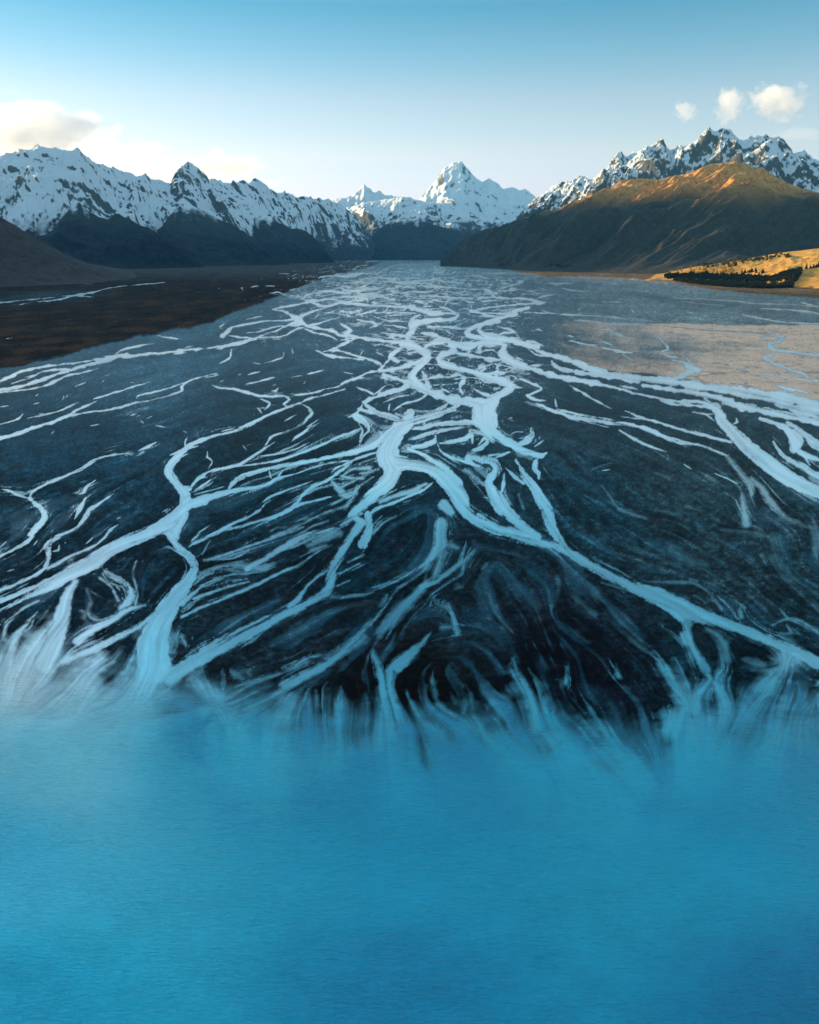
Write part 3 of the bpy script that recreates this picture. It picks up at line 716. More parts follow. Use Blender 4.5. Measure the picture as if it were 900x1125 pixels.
# ---------------- gravel bed
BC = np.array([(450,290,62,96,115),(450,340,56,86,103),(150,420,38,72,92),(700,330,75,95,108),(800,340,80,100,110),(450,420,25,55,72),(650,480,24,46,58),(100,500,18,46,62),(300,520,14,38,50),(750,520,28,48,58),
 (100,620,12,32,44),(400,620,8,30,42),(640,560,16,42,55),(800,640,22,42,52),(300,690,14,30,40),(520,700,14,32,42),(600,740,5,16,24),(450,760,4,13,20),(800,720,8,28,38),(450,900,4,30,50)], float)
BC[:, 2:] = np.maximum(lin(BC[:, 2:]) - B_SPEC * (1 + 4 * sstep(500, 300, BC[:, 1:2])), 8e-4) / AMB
w_s = np.zeros(UU.shape); bed = np.zeros(UU.shape + (3,))
lw = np.log(BC[:, 2:])
for k, row in enumerate(BC):
    w = 1 / ((UU - row[0]) ** 2 + (1.2 * (VV - row[1])) ** 2 + 900) ** 1.7
    w_s += w; bed += w[..., None] * lw[k]
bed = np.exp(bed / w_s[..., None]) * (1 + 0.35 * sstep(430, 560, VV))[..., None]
near = sstep(420, 640, VV)
contrast = (0.08 + 0.10 * near) * lm + (0.12 + 0.14 * near) * lc + (0.07 + 0.06 * near) * lf + 0.40 * nz2 * (0.4 + near) + 0.5 * nz3 * near
bed = bed * np.exp(np.clip(contrast, -1.1, 1.1))[..., None]
# warm gravel crowns
vein = np.clip(sstep(1.2, 2.3, lf + 0.5 * lm + 0.3 * nz2) * 1.6, 0, 1.4)
mott = fbm(UU / 8, VV / 4.5, 5, 95)
bed = bed * np.exp(0.16 * rng.standard_normal(UU.shape))[..., None]
bed = bed * (1 + (vein * (0.25 + near * .35)))[..., None] * np.exp(np.clip(0.75 * mott * (0.3 + 0.7 * near), -.8, 1.0))[..., None]
blu = (0.5 * sstep(0.3, 1.4, lc + 0.6 * nz3) * near * sstep(800, 720, VV))[..., None]
bed = bed * (1 - blu) + np.array([.004, .045, .075]) * blu
brn = (sstep(0.35, 1.0, fbm(UU / 34 + 0.3 * lm, VV / 16, 3, 61) + 0.15 * lm) * sstep(430, 520, VV) * sstep(790, 700, VV) * 0.55)[..., None]
bed = bed * (1 - brn) + np.array([.030, .026, .027]) * brn
# pale sand sheet on the right
spoly = np.array([(560, 372, 386), (620, 352, 398), (660, 353, 405), (700, 355, 412), (760, 356, 418), (800, 357, 426), (860, 357, 436), (900, 357, 444), (1050, 355, 480)])
st = np.interp(UU, spoly[:, 0], spoly[:, 1]) + 2.0 * nz2; sb = np.interp(UU, spoly[:, 0], spoly[:, 2]) + 3 * nz2
ins = sstep(-0.8, 1.5, VV - st) * sstep(-1, 2, sb - VV) * sstep(590, 650, UU)
edge = np.maximum(sstep(22, 2, VV - st), sstep(26, 4, sb - VV)) * sstep(560, 720, UU)
sand = ins * np.clip(0.2 + 1.0 * edge * (0.4 + 0.6 * sstep(620, 850, UU)) + 0.75 * sstep(700, 840, UU) + 0.25 * nz2 + 0.09 * lm, 0, 1)
scar = sstep(.07, .02, np.abs(perlin(XW / 70 + 0.5 * fbm(XW / 40, LK * 9, 3, 65), LK * 17, 67)))
sand = sand * (1 - 0.55 * scar) * (1 - 0.8 * sstep(1.7, 2.4, np.abs(lf * 0.6 + nz1 * 1.5)))
scol = np.array([.86, .49, .34])
bed = bed * (1 - sand[..., None]) + scol * sand[..., None]
# tussock terrace on the left and the brown flats below the right-hand range
tl = np.array([(-150, 440), (0, 406), (60, 393), (110, 380), (160, 369), (225, 357), (260, 342), (300, 328), (335, 313), (370, 302), (400, 295), (420, 288), (440, 283), (460, 278)])
tb = np.interp(UU, tl[:, 0], tl[:, 1]) + (2.5 * nz2 + 1.2 * nz1) * sstep(280, 360, VV)
veg = sstep(-1.0, 1.2, tb - VV) * (UU < 460)
wash = sstep(318, 322, VV + 2 * nz2) * 0 + 0.55 * np.exp(-((VV - 331 + (UU) * 0.07) / 6) ** 2) * sstep(140, 60, UU)
tr = np.array([(480, 283.5), (500, 287), (540, 291), (560, 297), (580, 301), (600, 304), (640, 304), (690, 306), (730, 309), (780, 318), (840, 324), (900, 328), (1050, 335)])
vegr = sstep(-0.6, 0.8, np.interp(UU, tr[:, 0], tr[:, 1]) - VV + 0.5 * nz1) * (UU > 470)
vn = fbm(XW / 60, LK * 14, 4, 83)
vcol = np.array([.020, .014, .011]) * np.exp(0.45 * vn + 0.5 * nz2 + 0.15 * lf)[..., None]
rust = sstep(0.2, 0.9, vn + 0.3 * nz2 + 0.5 * sstep(330, 400, VV))[..., None]
vcol = vcol * (1 - rust) + np.array([.055, .026, .014]) * rust
far_g = sstep(312, 296, VV)[..., None]
vcol = vcol * (1 - far_g) + np.array([.055, .050, .045]) * np.exp(0.3 * vn)[..., None] * far_g
vv_ = (veg * (1 - wash))[..., None]
bed = bed * (1 - vv_) + vcol * vv_
rcol = np.array([.17, .095, .045]) * np.exp(0.35 * vn + 0.1 * lf)[..., None]
bed = bed * (1 - vegr[..., None]) + rcol * vegr[..., None]

bed = bed * np.exp(0.20 * rng.standard_normal(UU.shape) * sstep(282, 330, VV) * (1 - 0.8 * sand) + 0.22 * nj * sstep(640, 420, VV) * (1 - 0.6 * sand))[..., None]
bedmask = 1 - np.clip(veg * 0.97 * (A * 0 + 1) * sstep(300, 306, VV) * (br > 0), 0, 1)
A = np.where((veg > 0.4) & (LINEA < 0.999) & (UU < 200), A * (LINEA > 0.5), A)
A = np.where(vegr > 0.5, 0, A)

gx, gy = ground_xy(UU, VV)
relief = 0.35 * np.clip(nz2 + 0.3 * lm, -1, 1) + 0.15 * nz1
zs = np.clip(400 / K * 0.9 / 3.0, 0.1, 1.0)
zb = np.where(A < 0.012, 0.10 + 0.20 * (relief + 1) * 0.5, -0.12 - 0.3 * A) * zs
zb = zb + 2.2 * sstep(0.2, 1, veg) * (A < 0.012) * sstep(400, 380, VV) + 2.5 * vegr * (A < 0.012)
gv = np.stack([gx, gy, zb], -1).reshape(-1, 3)
quads = grid_quads(NR, NC)[:, ::-1]
print('field', time.time() - T0, NR, NC)

# ---------------- materials
def riverbed_mat():
    m = NT('gravel_and_silt')
    pos = m.pos()
    base = m.attr('bed_colour', True)
    n1 = m.noise(pos, 0.45, 9, 0.72)
    n2 = m.noise(m.mapping(pos, (0.05, 0.02, 1)), 1.0, 6, 0.6)
    f = m.math('MULTIPLY_ADD', n1, 1.7, 0.15)
    comb = m.n('CombineColor')
    for i in range(3): m.l(f, comb.inputs[i])
    c = m.mix(1.0, base, comb.outputs[0], 'MULTIPLY')
    comb2 = m.n('CombineColor')
    f2 = m.math('MULTIPLY_ADD', n2, 0.6, 0.7)
    for i in range(3): m.l(f2, comb2.inputs[i])
    c = m.mix(1.0, c, comb2.outputs[0], 'MULTIPLY')
    bmp = m.bump(n1, 0.5, 0.35)
    wet = m.attr('wet')
    rough = m.math('MULTIPLY_ADD', wet, -0.40, 0.95)
    return m.done(m.bsdf(c, rough, m.math('MULTIPLY_ADD', wet, 0.14, 0.03), bmp))


def water_mat():
    m = NT('glacial_milk_water')
    pos = m.pos()
    base = m.attr('water_colour', True)
    al = m.attr('opacity')
    lake = m.attr('lake')
    # wind ripples: short crests across the view, plus a broad swell pattern
    w1 = m.noise(m.mapping(pos, (0.42, 1.5, 1), (0, 0, 0.12)), 0.9, 3, 0.6, 0.5)
    w2 = m.noise(m.mapping(pos, (0.16, 0.5, 1), (0, 0, -0.2)), 0.9, 3, 0.55, 0.3)
    w3 = m.noise(m.mapping(pos, (0.02, 0.035, 1)), 1.0, 3, 0.5)
    h = m.math('ADD', m.math('MULTIPLY', w1, 0.6), w2)
    h = m.math('MULTIPLY', h, m.math('MULTIPLY_ADD', w3, 1.2, 0.2))
    h = m.math('MULTIPLY', h, m.math('MULTIPLY_ADD', lake, 0.95, 0.05))
    bmp = m.bump(h, 1.0, 1.5)
    b = m.bsdf(base, 0.16, m.math('MULTIPLY_ADD', lake, -0.45, 0.75), bmp)
    tr = m.n('BsdfTransparent')
    mx = m.n('MixShader')
    m.l(al, mx.inputs[0]); m.l(tr.outputs[0], mx.inputs[1]); m.l(b, mx.inputs[2])
    return m.done(mx.outputs[0])


M_BED, M_WATER = riverbed_mat(), water_mat()
wet = np.clip(sstep(560, 380, VV) * 0.75 + 0.12, 0, 1) * (1 - veg) * (1 - vegr) * (1 - 0.7 * sand)
at = {'bed_colour': bed.reshape(-1, 3), 'wet': wet.ravel()}
o = np_mesh('riverbed', gv, quads, M_BED, at)
tag(o, kind='structure')
# water: one sheet at lake level for the lake, one for the braided channels upstream
wz = gv.copy(); wz[:, 2] = 0.0
Af = A.ravel()
qa = Af[quads].max(1) > 0.012
vq = VV.ravel()[quads].mean(1)
uq = UU.ravel()[quads].mean(1)
front = np.interp(uq, fr[:, 0], fr[:, 1])
wat = {'water_colour': wcol.reshape(-1, 3), 'opacity': np.clip(Af, 0, 1), 'lake': (AL * sstep(690, 800, VV)).ravel()}
for nm, msk in (('braided_river', qa & (vq < front)), ('lake', qa & (vq >= front))):
    v_, q_, a_ = compact(wz, quads[msk], wat)
    tag(np_mesh(nm, v_, q_, M_WATER, a_), kind='structure')

# lake and shore beyond the finely modelled area
def flat(name, polys, z, mat, attrs):
    vs, fs = [], []
    for pl_ in polys:
        i = len(vs)
        vs += [(x, y, z) for x, y in pl_]
        fs.append(list(range(i, i + 4)))
    at = {k: np.tile(np.array(v, float), (len(vs), 1)) if np.ndim(v) else np.full(len(vs), float(v)) for k, v in attrs.items()}
    return tag(np_mesh(name, np.array(vs), np.array(fs), mat, at, smooth=False), kind='structure')


lx0, ly0 = [float(q) for q in ground_xy(-150, V[-1])]; rx0, _ = [float(q) for q in ground_xy(1050, V[-1])]
lx1, ly1 = [float(q) for q in ground_xy(-150, 720)]; rx1, _ = [float(q) for q in ground_xy(1050, 720)]
flat('open_lake', [[(-4000, -6000), (4000, -6000), (4000, ly0), (-4000, ly0)], [(-4000, ly0), (lx0, ly0), (lx1, ly1), (-4000, ly1)],
                   [(rx0, ly0), (4000, ly0), (4000, ly1), (rx1, ly1)]], -0.003, M_WATER, {'water_colour': tuple(lin((10, 122, 166)) / AMB * 1.25), 'opacity': 1.0, 'lake': 1.0})
lx2, ly2 = [float(q) for q in ground_xy(-150, 281.2)]; rx2, _ = [float(q) for q in ground_xy(1050, 281.2)]
flat('ground', [[(-60000, -60000), (60000, -60000), (60000, 90000), (-60000, 90000)]], -4.0, M_BED, {'bed_colour': (.03, .035, .038), 'wet': 0.0})
flat('valley_flat', [[(-40000, ly1), (lx1, ly1), (lx2, ly2), (-40000, ly2)], [(rx1, ly1), (40000, ly1), (40000, ly2), (rx2, ly2)]], 0.0, M_BED, {'bed_colour': (.03, .035, .038), 'wet': 0.0})
print('river', time.time() - T0)
# ------------------------------------------------------------------ mountains
def rock_mat(name, low, high, rock, bump_d=18.0, tint_n=0.004, fine=0.022, rocky=1.0, za=0.15, zb_=0.85, snowc=(0.62, 0.68, 0.73)):
    m = NT(name)
    pos = m.pos()
    snow = m.attr('snow'); hgt = m.attr('zone')
    n1 = m.noise(pos, fine, 10, 0.72)
    n2 = m.noise(pos, tint_n * 0.4, 6, 0.6)
    n3 = m.noise(pos, 0.05, 8, 0.7)
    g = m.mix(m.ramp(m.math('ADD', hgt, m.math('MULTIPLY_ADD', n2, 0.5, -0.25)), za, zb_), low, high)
    g = m.mix(m.math('MULTIPLY', m.ramp(n1, 0.42, 0.66), rocky), g, rock)
    s = m.math('ADD', snow, m.math('MULTIPLY_ADD', n1, 0.9, -0.45))
    s = m.math('ADD', s, m.math('MULTIPLY_ADD', n3, 0.35, -0.175))
    sf = m.ramp(s, 0.14, 0.78)
    c = m.mix(sf, g, snowc)
    bmp = m.bump(m.math('ADD', n1, m.math('MULTIPLY', n3, 0.35)), 0.9, bump_d)
    return m.done(m.bsdf(c, 0.85, 0.15, bmp))


def crest_interp(pts):
    pts = np.array(pts, float)
    az, el = azel(pts[:, 0], pts[:, 1])
    H = CAM_H + el * pts[:, 2]
    o = np.argsort(az)
    return az[o], H[o], pts[o, 2]


def mountain(name, crest, base, mat, snowline, snow_w, seed, amp=0.3, wl=1400.0, rows=170, back=0.5, step=0.75, pw=1.15,
             u_range=None, rocky=0.5, crest_amp=0.02, gully=0.0, snow_gain=1.0, backdist=2500, warp=0.35, slope_rock=1.1, diag=0.0, spur=1.0, rough=0.035):
    az_c, H_c, D_c = crest_interp(crest)
    b = np.array(base, float)
    baz, _ = azel(b[:, 0], np.full(len(b), 276.0))
    u0, u1 = u_range or (min(p[0] for p in crest), max(p[0] for p in crest))
    us = np.arange(u0, u1 + step, step)
    # azimuth of each column
    a = np.interp(us, [p[0] for p in sorted(crest)], az_c)
    H = np.interp(a, az_c, H_c); D = np.interp(a, az_c, D_c)
    B = np.interp(a, baz, b[:, 1])
    nf = int(rows * 0.8); nb = rows - nf
    s = np.concatenate([np.linspace(0, 1, nf) ** 0.9, 1 + np.linspace(0, 1, nb + 1)[1:]])
    k_ = np.hanning(141); k_ /= k_.sum()
    Hs = np.convolve(np.pad(H, 70, mode='edge'), k_, 'valid')
    S, Hh = np.meshgrid(s, H, indexing='ij')
    wS = sstep(0.35, 1.0, np.minimum(S, 1)) ** 1.5
    Hh = Hh * wS + np.minimum(Hs, H * 1.25)[None, :] * (1 - wS)
    _, Aa = np.meshgrid(s, a, indexing='ij'); _, Dd = np.meshgrid(s, D, indexing='ij'); _, Bb = np.meshgrid(s, B, indexing='ij')
    R = np.where(S <= 1, Bb + (Dd - Bb) * S, Dd + backdist * (S - 1))
    X = R * np.sin(Aa); Y = R * np.cos(Aa)
    prof = np.where(S <= 1, S ** pw, 1 - (1 - back) * (S - 1) ** 0.9)
    Z = Hh * prof
    wx = fbm(X / wl * 0.8, Y / wl * 0.8, 4, seed + 1); wy = fbm(X / wl * 0.8, Y / wl * 0.8, 4, seed + 2)
    rd = ridged(X / wl + warp * wx, Y / (wl * 1.5) + warp * wy, 7, seed)
    # spurs that run down from the crest: coordinate along the crest only
    along = Aa * np.median(D)
    alo = along; along = along - diag * R
    sp_ = 1 - np.abs(perlin(along / (wl * 0.9) + 0.35 * wx, S * 1.3 + 0.2 * wy, seed + 7)) * 1.6
    sp2 = 1 - np.abs(perlin(along / (wl * 0.33) + 0.3 * wx, S * 2.2, seed + 8)) * 1.6
    sp3 = 1 - np.abs(perlin(along / (wl * 0.12) + 0.3 * wx, S * 4.0, seed + 9)) * 1.6
    sp4 = 1 - np.abs(perlin(along / (wl * 0.05) + 0.3 * wx, S * 7.0, seed + 10)) * 1.6
    along = alo
    e = np.clip(4 * np.clip(S, 0, 1) * (1 - np.clip(S, 0, 1)), 0, 1) ** 0.7 * sstep(-0.05, 0.3, S)
    e = np.where(S > 1, 0.25 * np.minimum(1, (S - 1) * 4), e)
    hm = np.median(H)
    hl = np.clip(np.minimum(hm, Hh * 1.3), 0, None)
    Z = Z + hl * amp * e * ((rd - 0.45) * 1.1 + spur * ((sp_ - 0.4) * 0.6 + (sp2 - 0.4) * 0.26 + (sp3 - 0.4) * 0.10 * (1 + gully) + (sp4 - 0.4) * 0.04 * (1 + gully)))
    cn = hl * crest_amp * (ridged(X / 260, Y / 260, 4, seed + 5) - 0.45) * sstep(0.25, 0.9, S) * 2
    fine = ridged(X / 330 + 0.3 * wx, Y / 330 + 0.3 * wy, 5, seed + 15) - 0.4
    Z = Z + cn + np.minimum(hl, 1200) * rough * fine * sstep(0.03, 0.3, S) * sstep(1.02, 0.93, np.where(S > 1, 0.9, S)) 
    Z = Z * sstep(-0.02, 0.06, S) - 6.0 * (S <= 0)
    Z = np.where(S > 0, np.maximum(Z, -6 + np.minimum(30, 0.4 * Hh) * np.minimum(S, 1)), Z)
    Z = Z - 14.0 * sstep(70, 10, Hh)
    # slope and hollow for snow
    dzr = np.gradient(Z, axis=0) / (np.gradient(R, axis=0) + 1e-6)
    dza = np.gradient(Z, axis=1) / (np.gradient(along, axis=1) + 1e-6)
    slope = np.hypot(dzr, dza)
    def bl(q, k):
        c = np.cumsum(np.pad(q, ((0, 0), (k + 1, k)), mode='edge'), axis=1)
        return (c[:, 2 * k + 1:] - c[:, :-2 * k - 1]) / (2 * k + 1)
    hollow = (bl(Z, 6) - Z) / (hm * 0.02)
    sn = (Z - snowline) / snow_w + 0.25 * fbm(X / 500, Y / 500, 4, seed + 11) + 0.16 * hollow + gully * 0.25 * (0.5 - sp3)
    sn = np.clip(sn * snow_gain, -1, 1.0)
    rk = sstep(slope_rock, slope_rock + 0.9, slope + 0.5 * fbm(X / 220, Y / 220, 4, seed + 13)) * rocky
    snow = np.clip(0.5 + sn * 0.9, 0, 1.15) - rk
    vs = np.stack([X, Y, Z], -1).reshape(-1, 3)
    q = grid_quads(len(s), len(a))[:, ::-1]
    zone_ = np.clip(Z / (hm + 1), 0, 1.3)
    o = np_mesh(name, vs, q, mat, {'snow': snow.ravel(), 'zone': zone_.ravel()})
    return tag(o, kind='structure')


M_ALP = rock_mat('alpine_rock_and_snow', (.014, .024, .032), (.055, .066, .075), (.062, .072, .082), 26)
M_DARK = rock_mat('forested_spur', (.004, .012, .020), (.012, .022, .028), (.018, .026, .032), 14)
M_TUSS = rock_mat('tussock_slope', (.020, .023, .024), (.60, .27, .06), (.060, .048, .038), 14, rocky=0.7, za=0.62, zb_=1.05)  # tussock with slope shade painted dark below, sunlit orange painted near the crest
M_BROWN = rock_mat('brown_hill', (.050, .040, .036), (.060, .048, .042), (.028, .024, .024), 8)
M_GOLD = rock_mat('golden_pasture', (.56, .27, .045), (.62, .32, .06), (.24, .14, .035), 3, fine=0.03)

mountain('snowy_mountains', [(-600, 205, 9500), (-350, 202, 10000), (-200, 212, 10300), (-165, 228, 10500), (-60, 229, 10800), (-28, 200, 10900), (-8, 172, 11000), (0, 173, 11000), (15, 168, 11000), (22, 165, 11000), (35, 161, 11000), (48, 159, 11000), (63, 164, 11000), (72, 163, 11000), (87, 164, 11000),  # unseen crest left of the view lowered so sun reaches the golden hill
    (95, 172, 11100), (107, 182, 11200), (120, 183, 11400), (133, 188, 11500), (147, 192, 11600), (160, 192, 11800), (173, 198, 12000), (187, 202, 12100), (195, 188, 12200), (200, 182, 12200), (208, 178, 12300),
    (217, 182, 12400), (223, 190, 12500), (230, 196, 12600), (240, 198, 12800), (253, 200, 13000), (263, 199, 13200), (273, 200, 13400), (282, 196, 13600), (290, 203, 13800), (298, 210, 14000), (313, 211, 14300),
    (327, 217, 14600), (343, 217, 15000), (363, 219, 15600), (373, 225, 16000), (390, 236, 16200), (410, 262, 16500), (425, 284, 16600)],
    [(-600, 6500), (-150, 7800), (100, 8800), (200, 10200), (300, 11800), (370, 14200), (425, 15500)], M_ALP, 360, 300, 3, amp=0.36, wl=1900, rows=210, crest_amp=0.045, rocky=1.0, gully=0.8, slope_rock=0.9, rough=0.05)
mountain('far_snow_peaks', [(350, 224, 21000), (370, 219, 21000), (380, 218, 21000), (387, 215, 21000), (393, 210, 21000), (400, 203, 21000), (405, 206, 21000), (410, 211, 21000), (417, 210, 21000), (424, 214, 21000), (430, 215, 21000), (440, 218, 21000), (460, 222, 21000), (480, 230, 21000)],
    [(350, 18500), (480, 18500)], M_ALP, 300, 500, 23, amp=0.25, wl=1200, rows=110, crest_amp=0.02, back=0.6, rocky=0.6)
mountain('snow_pyramid_peak', [(430, 240, 22500), (448, 228, 22500), (460, 220, 22500), (470, 208, 22500), (476, 202, 22500), (480, 197, 22500), (488, 185, 22500), (493, 183, 22500), (498, 179, 22500), (508, 178, 22500), (515, 187, 22500), (525, 197, 22500), (530, 200, 22500), (537, 196, 22500), (545, 200, 22500),
    (553, 207, 22500), (558, 206, 22500), (563, 205, 22500), (570, 209, 22500), (577, 207, 22500), (587, 215, 22500), (600, 226, 22500), (640, 236, 22500), (700, 250, 22500)],
    [(430, 18000), (700, 18000)], M_ALP, 200, 500, 41, amp=0.34, wl=2300, rows=170, crest_amp=0.012, rocky=1.0, back=0.7, slope_rock=0.85, rough=0.022)
mountain('snow_front_range', [(355, 245, 19000), (373, 232, 19000), (390, 226, 18900), (400, 222, 18800), (415, 220, 18700), (430, 218, 18600), (445, 217, 18500), (463, 221, 18400), (478, 226, 18300), (490, 230, 18200), (505, 232, 18000), (520, 236, 18000), (540, 240, 17800), (560, 243, 17600), (600, 250, 17500), (650, 255, 17000)],
    [(355, 17800), (400, 16600), (500, 15800), (650, 15000)], M_ALP, 640, 380, 53, amp=0.32, wl=2000, rows=150, crest_amp=0.02, rocky=0.9, gully=0.9, slope_rock=0.75, rough=0.05)
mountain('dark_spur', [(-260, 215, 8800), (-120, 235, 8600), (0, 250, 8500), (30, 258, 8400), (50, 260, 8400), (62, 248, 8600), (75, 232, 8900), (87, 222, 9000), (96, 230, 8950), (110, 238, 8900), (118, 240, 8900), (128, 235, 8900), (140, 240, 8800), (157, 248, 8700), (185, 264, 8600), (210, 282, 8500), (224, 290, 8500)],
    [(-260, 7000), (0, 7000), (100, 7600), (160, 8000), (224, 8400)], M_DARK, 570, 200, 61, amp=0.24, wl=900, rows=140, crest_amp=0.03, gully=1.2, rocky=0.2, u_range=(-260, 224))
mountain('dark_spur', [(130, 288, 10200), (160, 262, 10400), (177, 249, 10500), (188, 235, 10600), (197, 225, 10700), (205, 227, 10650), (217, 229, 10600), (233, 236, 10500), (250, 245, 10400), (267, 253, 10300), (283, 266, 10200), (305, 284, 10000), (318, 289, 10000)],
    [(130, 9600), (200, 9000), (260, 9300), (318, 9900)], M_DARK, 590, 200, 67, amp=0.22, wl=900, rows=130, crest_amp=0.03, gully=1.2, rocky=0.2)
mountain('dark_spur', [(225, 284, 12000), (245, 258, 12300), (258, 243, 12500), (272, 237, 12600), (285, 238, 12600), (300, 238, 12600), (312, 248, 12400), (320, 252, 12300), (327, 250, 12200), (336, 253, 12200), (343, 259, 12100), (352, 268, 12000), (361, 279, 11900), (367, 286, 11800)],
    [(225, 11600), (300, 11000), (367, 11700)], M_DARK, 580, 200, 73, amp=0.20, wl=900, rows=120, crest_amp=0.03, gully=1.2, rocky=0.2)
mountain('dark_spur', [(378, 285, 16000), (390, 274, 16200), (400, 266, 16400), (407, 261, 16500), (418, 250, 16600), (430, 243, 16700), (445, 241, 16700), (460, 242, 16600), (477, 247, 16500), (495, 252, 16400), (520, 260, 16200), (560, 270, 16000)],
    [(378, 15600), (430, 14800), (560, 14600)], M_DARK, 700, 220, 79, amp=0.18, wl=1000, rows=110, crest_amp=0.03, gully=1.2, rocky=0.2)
mountain('brown_hill', [(-420, 225, 5600), (-250, 222, 5400), (-120, 222, 5200), (-50, 230, 5000), (0, 238, 5000), (15, 246, 5000), (30, 256, 5000), (45, 265, 5000), (60, 273, 5050), (80, 283, 5100), (100, 290, 5200), (125, 297, 5300), (150, 302, 5300), (165, 306, 5200)],
    [(-420, 4000), (0, 4100), (60, 4200), (100, 4450), (165, 5050)], M_BROWN, 2500, 400, 83, amp=0.16, wl=600, rows=140, crest_amp=0.02, gully=0.6, pw=1.3)
mountain('rocky_snow_range', [(560, 255, 11500), (573, 232, 11500), (585, 222, 11500), (597, 212, 11500), (607, 205, 11500), (618, 201, 11500), (630, 197, 11400), (642, 192, 11400), (648, 195, 11300), (658, 192, 11300), (667, 185, 11200), (675, 177, 11200), (683, 170, 11200), (687, 174, 11200), (700, 166, 11200), (711, 159, 11200),
    (720, 158, 11200), (729, 154, 11200), (733, 161, 11200), (739, 166, 11200), (746, 163, 11100), (756, 159, 11000), (767, 152, 11000), (773, 145, 11000), (779, 140, 11000), (786, 142, 11000), (794, 140, 11000), (803, 145, 11000), (814, 151, 11000), (828, 152, 11000), (836, 149, 11000), (842, 147, 11000), (849, 151, 11000),
    (856, 151, 11000), (864, 163, 11000), (872, 172, 11000), (881, 169, 11000), (892, 176, 11000), (900, 181, 11000), (940, 190, 11000), (1000, 175, 10800), (1080, 160, 10500), (1250, 150, 10000)],
    [(560, 10300), (700, 9300), (850, 9000), (1250, 8000)], M_ALP, 560, 260, 91, amp=0.32, wl=1500, rows=200, crest_amp=0.035, rocky=1.0, gully=0.5, slope_rock=0.8, rough=0.05)
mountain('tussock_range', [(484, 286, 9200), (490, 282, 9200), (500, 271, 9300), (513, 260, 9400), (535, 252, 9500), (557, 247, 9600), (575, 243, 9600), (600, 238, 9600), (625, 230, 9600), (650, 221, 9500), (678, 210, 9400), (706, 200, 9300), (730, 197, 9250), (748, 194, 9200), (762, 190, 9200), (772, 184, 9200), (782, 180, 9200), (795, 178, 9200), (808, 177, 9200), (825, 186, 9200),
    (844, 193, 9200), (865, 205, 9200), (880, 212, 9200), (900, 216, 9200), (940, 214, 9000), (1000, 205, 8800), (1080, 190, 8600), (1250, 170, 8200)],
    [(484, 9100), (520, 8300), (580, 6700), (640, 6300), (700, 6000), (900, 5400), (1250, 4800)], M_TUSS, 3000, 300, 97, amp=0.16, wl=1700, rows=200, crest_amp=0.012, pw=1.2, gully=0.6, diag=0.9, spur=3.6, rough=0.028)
mountain('golden_hill', [(700, 305.5, 4800), (715, 304.5, 4750), (729, 302, 4900), (767, 293, 5100), (800, 288, 5200), (833, 282, 5300), (864, 277, 5300), (900, 273, 5300), (960, 268, 5300), (1050, 255, 5200), (1200, 250, 4800)],
    [(700, 4750), (730, 4700), (760, 4650), (800, 4500), (840, 4200), (870, 4000), (900, 3900), (1200, 3000)], M_GOLD, 2500, 300, 103, amp=0.10, wl=420, rows=110, crest_amp=0.01, pw=0.8, warp=0.5, rough=0.03)


def west_shade_range():
    """unseen range added left of the view; ridge heights set to shade the valley"""
    xs = np.linspace(-9500, -4300, 110); ys = np.linspace(-7000, 8600, 330)
    X, Y = np.meshgrid(xs, ys)
    yk = np.array([-7000, -1000, 2500, 4300, 5300, 6000, 7000, 7400, 8600]); hk = np.array([1200, 1150, 1100, 1000, 950, 900, 820, 780, 720])
    H = np.interp(Y, yk, hk)
    c = -6500 + 250 * perlin(Y / 1500, Y * 0, 3)
    t = np.clip(1 - np.abs(X - c) / 2300, 0, 1)
    Z = H * t ** 1.2 * (1 + 0.10 * (ridged(X / 1300, Y / 1300, 6, 19) - 0.5) * sstep(0, .4, t)) + 180 * (ridged(X / 700, Y / 700, 6, 29) - .5) * t * (1 - t) * 4 - 3
    q = grid_quads(len(ys), len(xs))
    sn = np.clip(0.5 + (Z - 620) / 300, 0, 1)
    o = np_mesh('west_shade_range', np.stack([X, Y, Z], -1).reshape(-1, 3), q, M_ALP, {'snow': sn.ravel(), 'zone': (Z / 1200).ravel()})
    tag(o, kind='structure')


west_shade_range()
print('mountains', time.time() - T0)
# ------------------------------------------------------------------ trees
def leaf_mat(name, c1, c2):
    m = NT(name)
    n = m.noise(m.pos(), 0.35, 4, 0.6)
    return m.done(m.bsdf(m.mix(m.ramp(n, 0.35, 0.65), c1, c2), 0.9, 0.1))


M_LARCH = leaf_mat('autumn_needles', (.40, .22, .035), (.58, .36, .06))
M_OLIVE = leaf_mat('olive_foliage', (.07, .075, .022), (.15, .125, .035))
M_PINE = leaf_mat('dark_pine_needles', (.010, .016, .010), (.020, .028, .015))
M_BARK = leaf_mat('bark', (.05, .035, .025), (.08, .06, .04))


